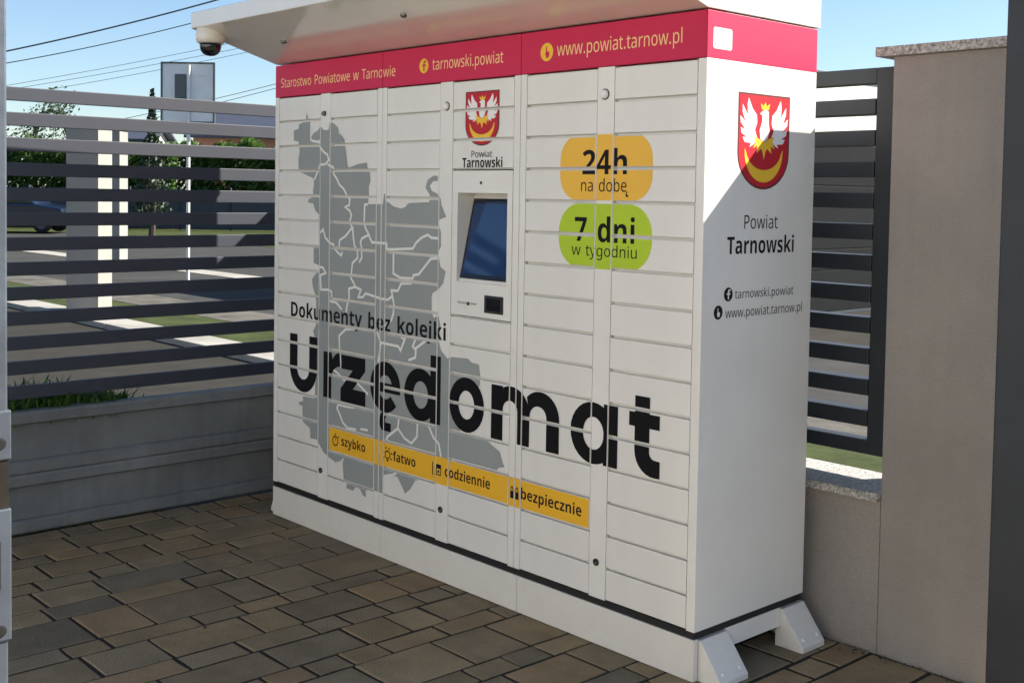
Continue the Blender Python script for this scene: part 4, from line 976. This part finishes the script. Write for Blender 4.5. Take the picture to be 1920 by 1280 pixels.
# gate post with lock keep, close on the left
lp = thing('lock_post', 'grey steel gate post with lock keep plates near the camera', 'post', (3.36, -2.425, 0))
MB().box(3.330, 3.3895, -2.456, -2.3965, 0.0, 2.75, bev=0.003).build('post_tube', 'steel', lp)
MB().box(3.324, 3.3925, -2.4620, -2.3935, 1.205, 1.264, bev=0.002).build('keep_plate', 'steel', lp)
kpo = MB().box(3.324, 3.3925, -2.4620, -2.3935, 0.987, 1.146, bev=0.002).build('keep_plate', 'steel', lp)
MB().box(3.328, 3.3900, -2.4580, -2.3960, 1.1465, 1.2045).build('latch_recess', 'brass', kpo)
for z in (1.225, 1.000):
    MB().lathe([(0.0075, 0), (0.0075, 0.0012), (0.005, 0.0016)], (3.3925, -2.4075, z), (1, 0, 0), 14).build('bolt', 'darklock', kpo)
MB().box(3.3922, 3.3932, -2.418, -2.4068, 1.050, 1.108).build('latch_slot', 'darklock', kpo)

# ------------------------------------------------------------------ weeds behind the boards
wd = MB()
for c in range(100):
    cy = -0.50 - abs(random.gauss(0, 0.36)); cx = random.uniform(-0.75, -0.47)
    hgt = random.uniform(0.09, 0.22) if cy < -0.75 else random.uniform(0.05, 0.15)
    for b in range(20):
        a = random.uniform(0, 6.28); l = hgt * random.uniform(0.5, 1.0)
        t = Vector((math.cos(a), math.sin(a), 0)) * l * random.uniform(0.2, 0.7)
        p0 = Vector((cx + random.gauss(0, 0.03), cy + random.gauss(0, 0.03), 0.47))
        s = Vector((-math.sin(a), math.cos(a), 0)) * random.uniform(0.003, 0.009)
        p1 = p0 + t * 0.5 + Vector((0, 0, l * 0.7)); p2 = p0 + t + Vector((0, 0, l * random.uniform(0.7, 1.0)))
        wd.add([p0 - s * 0.5, p0 + s * 0.5, p1 + s, p1 - s, p2], [(0, 1, 2, 3), (3, 2, 4)])
tag(wd.build('weeds', 'leaf'), kind='stuff')
bank = MB().prism([(-1.15, -0.05), (-0.455, -0.05), (-0.455, 0.49), (-0.78, 0.48)], 'y', -4.0, -0.35)
tag(bank.build('soil_bank', 'soil'), kind='structure')


# ------------------------------------------------------------------ far side of the street
def leaves(mb, n, pos, size, rnd):
    for _ in range(n):
        p = Vector(pos())
        u = Vector((rnd.gauss(0, 1), rnd.gauss(0, 1), rnd.gauss(0, 1))).normalized()
        v = u.orthogonal().normalized()
        w = u.cross(v)
        s = size * rnd.uniform(0.6, 1.3)
        mb.add([p - v * s, p - w * s * 0.5, p + v * s, p + w * s * 0.5], [(0, 1, 2, 3)])


FR = Vector((rgt.x, rgt.y, 0)).normalized()      # horizontal axis across the view, for laying out the far street
CP = Vector((4.818, -2.8933, 0))
FW = Vector((-FR.y, FR.x, 0))


def at(px, t, z=0.0):
    q = CP + Vector((fwd.x, fwd.y, 0)).normalized() * t + FR * ((px - 960) / 2206.7 * t)
    return (q.x, q.y, z)


def pillar(px, t, w, h, label):
    x, y, _ = at(px, t)
    o = thing('street_pillar', label, 'pillar', (x, y, 0))
    for nm, hw, z0, z1 in (('shaft', w / 2, -0.05, h - 0.06), ('cap', w / 2 + 0.02, h - 0.059, h)):
        c, s = math.cos(R(43)), math.sin(R(43))
        q = [(x + a * c - b_ * s, y + a * s + b_ * c) for a, b_ in ((-hw, -hw), (hw, -hw), (hw, hw), (-hw, hw))]
        MB().prism(q, 'z', z0, z1, bev=0.008).build(nm, 'pillar', o)
    return o


def hedge(name, label, px0, px1, t, h, dp, n, seed, group=None, m_='leaf', t1=None):
    rnd = random.Random(seed)
    t1 = t1 or t
    a, b = Vector(at(px0, t)), Vector(at(px1, t1))
    d = (b - a); L = d.length; d = d / L; q = Vector((-d.y, d.x, 0))
    o = thing(name, label, 'hedge', tuple((a + b) / 2), group)

    def pos():
        s = rnd.random() * L
        top = h * (1 + 0.05 * math.sin(s * 2.1 + seed) + 0.04 * math.sin(s * 5.3))
        while True:
            u, v = rnd.uniform(-1, 1), rnd.uniform(0, 1)
            if rnd.random() < 0.25 + 0.75 * max(abs(u) ** 3, v ** 4): break
        return a + d * s + q * (u * dp / 2) + Vector((0, 0, v * top + rnd.gauss(0, 0.05)))
    mb = MB(); leaves(mb, n, pos, 0.12, rnd)
    mb.build('foliage', m_, o)
    cb = MB()
    for k in range(max(2, int(L / 1.2))):
        p = a + d * (L * (k + 0.5) / max(2, int(L / 1.2)))
        cb.tube([p, p + Vector((0.05, 0.02, h * 0.7))], 0.05, 6, r1=0.02)
    cb.build('stem', 'bark', o)
    return o


def tree(name, label, px, t, h, r, n, seed, m_, conical=False, group=None, leaf=0.09, base=0.3):
    rnd = random.Random(seed)
    p = Vector(at(px, t))
    o = thing(name, label, 'tree', tuple(p), group)
    tb = MB().tube([p, p + Vector((0.08, 0.05, h * 0.35)), p + Vector((0.0, 0.1, h * 0.85))], h * 0.025, 8, r1=h * 0.005)
    lob = []
    for k in range(9):
        a = rnd.uniform(0, 6.28); f = rnd.uniform(base, 0.95)
        rr = r * (1.05 - f) if conical else r * rnd.uniform(0.3, 0.75)
        e = p + Vector((math.cos(a) * rr, math.sin(a) * rr, h * f))
        tb.tube([p + Vector((0, 0, h * f * 0.75)), (p + e) / 2 + Vector((0, 0, h * f * 0.45)), e], h * 0.008, 5, r1=h * 0.002)
        lob.append((e, r * rnd.uniform(0.3, 0.55)))
    tb.build('trunk', 'bark', o)

    def pos():
        if conical:
            f = base * 0.5 + (1 - base * 0.5) * rnd.random() ** 1.3
            rr = r * (1.03 - f) * (0.55 + 0.45 * abs(math.sin(f * 22))) * rnd.random() ** 0.4
            a = rnd.uniform(0, 6.28)
            return p + Vector((math.cos(a) * rr, math.sin(a) * rr, h * f))
        c, q = rnd.choice(lob)
        v = Vector((rnd.gauss(0, 1), rnd.gauss(0, 1), rnd.gauss(0, 1))).normalized() * q * rnd.random() ** 0.4
        return c + v
    mb = MB(); leaves(mb, n, pos, leaf, rnd)
    mb.build('crown', m_, o)
    return o


pillar(167, 14.8, 0.413, 2.36, 'nearer grey rendered pillar seen between the fence slats')
pillar(213, 24.0, 0.413, 2.74, 'farther grey pillar seen right beside the nearer pillar')

# back of a road sign
sx, sy, _ = at(352, 20)
sign = thing('road_sign', 'back of a rectangular road sign on a white pole beyond the fence', 'sign', (sx, sy, 0))
MB().tube([(sx, sy, -0.02), (sx, sy, 3.62)], 0.031, 12).build('pole', 'polewhite', sign)
sr = FR
back = -FW * 0.0


def signbox(a0, a1, d0, d1, z0, z1, nm, m_, bev=0.004):
    b = MB()
    vs = []
    for a in (a0, a1):
        for d in (d0, d1):
            for z in (z0, z1):
                p = Vector((sx, sy, z)) + FR * a + FW * d
                vs.append(tuple(p))
    b.add(vs, [(0, 1, 3, 2), (4, 6, 7, 5), (0, 4, 5, 1), (2, 3, 7, 6), (0, 2, 6, 4), (1, 5, 7, 3)])
    return b.build(nm, m_, sign)


signbox(-0.47, 0.42, 0.05, 0.065, 2.66, 3.66, 'panel', 'signback')
for a0, a1, z0, z1 in ((-0.485, 0.435, 3.645, 3.675), (-0.485, 0.435, 2.645, 2.675), (-0.485, -0.455, 2.6755, 3.6445), (0.405, 0.435, 2.6755, 3.6445)):
    signbox(a0, a1, 0.035, 0.075, z0, z1, 'rim', 'signdark')
signbox(-0.24, -0.05, 0.02, 0.049, 2.98, 3.47, 'bracket_plate', 'signdark')
for z in (2.85, 3.45):
    signbox(-0.30, 0.30, 0.036, 0.0495, z, z + 0.04, 'clamp_rail', 'signback')

# dark board fence, hedges, trees
bf = thing('board_fence', 'dark grey panel fence far across the street in front of the hedge', 'fence', at(250, 44))
a, b = Vector(at(-40, 44)), Vector(at(620, 44))
d = (b - a).normalized(); q = Vector((-d.y, d.x, 0)); L = (b - a).length
for k in range(7):
    p0, p1 = a + d * (L * k / 7 + 0.05), a + d * (L * (k + 1) / 7 - 0.05)
    MB().add([tuple(p + q * o_ + Vector((0, 0, z))) for p in (p0, p1) for o_ in (-0.03, 0.03) for z in (0.05, 1.5)],
             [(0, 1, 3, 2), (4, 6, 7, 5), (0, 4, 5, 1), (2, 3, 7, 6), (0, 2, 6, 4), (1, 5, 7, 3)]).build('fence_board', 'anthracite', bf)
    MB().tube([a + d * (L * k / 7), a + d * (L * k / 7) + Vector((0, 0, 1.6))], 0.045, 6).build('post', 'anthracite', bf)
hedge('hedge', 'long sunlit green hedge left of the sign pole beyond the dark fence', -60, 335, 46, 3.2, 1.4, 17000, 3, 'hedges across the street')
hedge('hedge', 'brighter green hedge right of the sign pole towards the locker', 345, 640, 47, 3.3, 1.5, 14000, 9, 'hedges across the street')
tree('conifer', 'dark conifer rising behind the road sign', 284, 36, 4.55, 0.70, 2600, 4, 'leaf_dark', conical=True, leaf=0.07)
tree('birch_tree', 'thin tree with loose grey-green crown above the hedge, leftmost', 62, 52, 4.9, 1.5, 900, 12, 'leaf_grey', group='trees above the hedge', leaf=0.09, base=0.5)
tree('birch_tree', 'thin tree with loose grey-green crown nearest the conifer', 128, 52, 5.3, 1.7, 1100, 15, 'leaf_grey', group='trees above the hedge', leaf=0.09, base=0.5)


def oriented_house(name, label, px, t, wd, dp, eave, ridge, wm, rm, wins, yaw=0.0):
    c = Vector(at(px, t))
    ax = (FR * math.cos(yaw) + FW * math.sin(yaw)); ay = Vector((-ax.y, ax.x, 0))
    G = lambda a, b, z: tuple(c + ax * a + ay * b + Vector((0, 0, z)))
    o = thing(name, label, 'house', tuple(c))
    vs = [G(sa * wd / 2, sb * dp / 2, z) for sa in (-1, 1) for sb in (-1, 1) for z in (-0.05, eave)]
    MB().add(vs, [(0, 1, 3, 2), (4, 6, 7, 5), (0, 4, 5, 1), (2, 3, 7, 6), (0, 2, 6, 4), (1, 5, 7, 3)]).build('wall', wm, o)
    e = 0.4
    for sb in (-1, 1):
        p = [G(-wd / 2 - e, sb * (dp / 2 + e), eave - 0.12), G(wd / 2 + e, sb * (dp / 2 + e), eave - 0.12), G(wd / 2 + e, 0.0, ridge), G(-wd / 2 - e, 0.0, ridge)]
        p2 = [(x, y, z + 0.13) for x, y, z in p]
        MB().add(p + p2, [(0, 1, 2, 3), (7, 6, 5, 4), (0, 4, 5, 1), (1, 5, 6, 2), (3, 2, 6, 7), (0, 3, 7, 4)]).build('roof', rm, o)
    gb = MB()
    for sa in (-1, 1):
        gb.add([G(sa * wd / 2, -dp / 2, eave), G(sa * wd / 2, dp / 2, eave), G(sa * wd / 2, 0, ridge)], [(0, 1, 2)])
    gb.build('gable', wm, o)
    for a, z, ww, hh in wins:
        f = MB().add([G(a + i * ww / 2, -dp / 2 - dd, z + j * hh / 2) for i in (-1, 1) for dd in (-0.02, 0.05) for j in (-1, 1)],
                     [(0, 1, 3, 2), (4, 6, 7, 5), (0, 4, 5, 1), (2, 3, 7, 6), (0, 2, 6, 4), (1, 5, 7, 3)]).build('window', 'polewhite', o)
        MB().add([G(a + i * ww * 0.43, -dp / 2 - 0.055, z + j * hh * 0.43) for i, j in ((-1, -1), (1, -1), (1, 1), (-1, 1))], [(0, 1, 2, 3)]).build('pane', 'glass', f)
    return o


oriented_house('house', 'red-walled house with dark blue roof far beyond the hedge next to the locker', 560, 66, 10, 7, 4.35, 5.9, 'brick', 'tile', [(-3.4, 3.0, 1.1, 1.2), (-1.0, 3.0, 1.1, 1.2)])
oriented_house('house', 'small white cottage far behind the left hedge', 250, 60, 2.6, 3.0, 3.95, 4.6, 'render_white', 'tile', [(-0.5, 2.8, 0.7, 0.9)])

# white garage whose sunlit side shows between the slats of the right panel
gx, gy0, gy1 = -4.0, 8.9, 15.5
gar = thing('white_garage', 'flat white garage with dark door glimpsed through the right fence panel', 'garage', (gx - 3, 12, 0))
MB().box(gx - 6, gx, gy0, gy1, -0.05, 3.17).build('wall', 'render_white', gar)
MB().box(gx - 6.05, gx + 0.05, gy0 - 0.05, gy1 + 0.05, 3.171, 3.22, bev=0.01).build('roof', 'tile', gar)
for k in range(8):
    MB().box(gx + 0.002, gx + 0.05, 9.4, 14.6, 0.02 + k * 0.282, 0.295 + k * 0.282, bev=0.01).build('door_panel', 'door_dark', gar)

# parked car
cx, cy, _ = at(20, 40)
car = thing('parked_car', 'dark blue parked car half hidden behind the fence slats', 'car', (cx, cy, 0))
ax, ay = FR, FW
G = lambda a, b, z: tuple(Vector((cx, cy, z)) + ax * a + ay * b)


def car_prism(prof, b0, b1, nm, m_, parent=car, bev=0.0):
    n = len(prof)
    vs = [G(a, b0, z) for a, z in prof] + [G(a, b1, z) for a, z in prof]
    bm = bmesh.new()
    bv = [bm.verts.new(v) for v in vs]
    for f in [tuple(range(n)), tuple(range(2 * n - 1, n - 1, -1))] + [(i, (i + 1) % n, n + (i + 1) % n, n + i) for i in range(n)]:
        bm.faces.new([bv[i] for i in f])
    bmesh.ops.recalc_face_normals(bm, faces=bm.faces[:])
    if bev: bmesh.ops.bevel(bm, geom=bm.edges[:], offset=bev, segments=3, profile=0.5, affect='EDGES')
    return MB().bm(bm).build(nm, m_, parent)


car_prism([(-2.1, 0.28), (2.1, 0.28), (2.15, 0.55), (2.05, 0.82), (1.2, 0.95), (-1.75, 0.98), (-2.12, 0.85), (-2.15, 0.5)], -0.86, 0.86, 'body', 'carblue', bev=0.07)
cabn = car_prism([(1.15, 0.94), (0.45, 1.44), (-1.15, 1.46), (-1.8, 0.97)], -0.74, 0.74, 'cabin', 'carblue', bev=0.06)
car_prism([(0.98, 0.98), (0.42, 1.38), (-0.28, 1.39), (-0.28, 0.98)], -0.752, 0.752, 'side_window', 'glass', cabn)
car_prism([(-0.36, 0.98), (-0.36, 1.39), (-1.1, 1.39), (-1.6, 0.99)], -0.752, 0.752, 'side_window', 'glass', cabn)
for a in (-1.32, 1.35):
    for s in (-1, 1):
        c = Vector(G(a, s * 0.72, 0.31))
        w = MB().lathe([(0.25, -0.1), (0.31, -0.08), (0.31, 0.08), (0.25, 0.1)], c, ay * s, 20).build('wheel', 'tyre', car)
        MB().lathe([(0.2, 0.095), (0.18, 0.105), (0.05, 0.11)], c, ay * s, 16).build('rim', 'steel', w)
for s in (-1, 1):
    car_prism([(2.06, 0.62), (2.14, 0.60), (2.10, 0.76), (1.95, 0.78)], s * 0.62 - 0.14, s * 0.62 + 0.14, 'headlight', 'glass')

# overhead cables, hung between points far outside the view
wires = [('thick dark overhead cable, uppermost over the fence', 15, (10, 108), (450, 0), 0.0105, 0.35),
         ('thinner overhead cable just below the thick one', 15, (10, 130), (360, 55), 0.0065, 0.30),
         ('faint thin cable, upper one behind the sign', 22, (60, 163), (480, 82), 0.0045, 0.25),
         ('faint thin cable, middle one behind the sign', 22, (100, 165), (515, 88), 0.0045, 0.25),
         ('faint thin cable, lower one behind the sign', 22, (130, 172), (515, 98), 0.0045, 0.25),
         ('faint low cable right of the sign, upper', 23, (330, 212), (515, 168), 0.006, 0.1),
         ('faint low cable right of the sign, lower', 23, (330, 222), (515, 176), 0.006, 0.1)]
for lab, t, (xa, ya), (xb, yb), r_, sag in wires:
    A = Vector(at(xa, t)); B = Vector(at(xb, t))
    hz = lambda px: 376.4 - (960 - px) * 0.01577 - 12.0
    A.z = 1.5295 + (hz(xa) - ya + 9) / 2206.7 * t
    B.z = 1.5295 + (hz(xb) - yb + 9) / 2206.7 * t
    dv = B - A
    pts = []
    for k in range(33):
        s = -0.6 + 2.6 * k / 32
        p = A + dv * s
        p.z += sag * (s * (s - 1)) * 0.35
        pts.append(p)
    tag(MB().tube(pts, r_, 5).build('overhead_cable', 'wire'), lab, 'cable', 'overhead cables above the street')
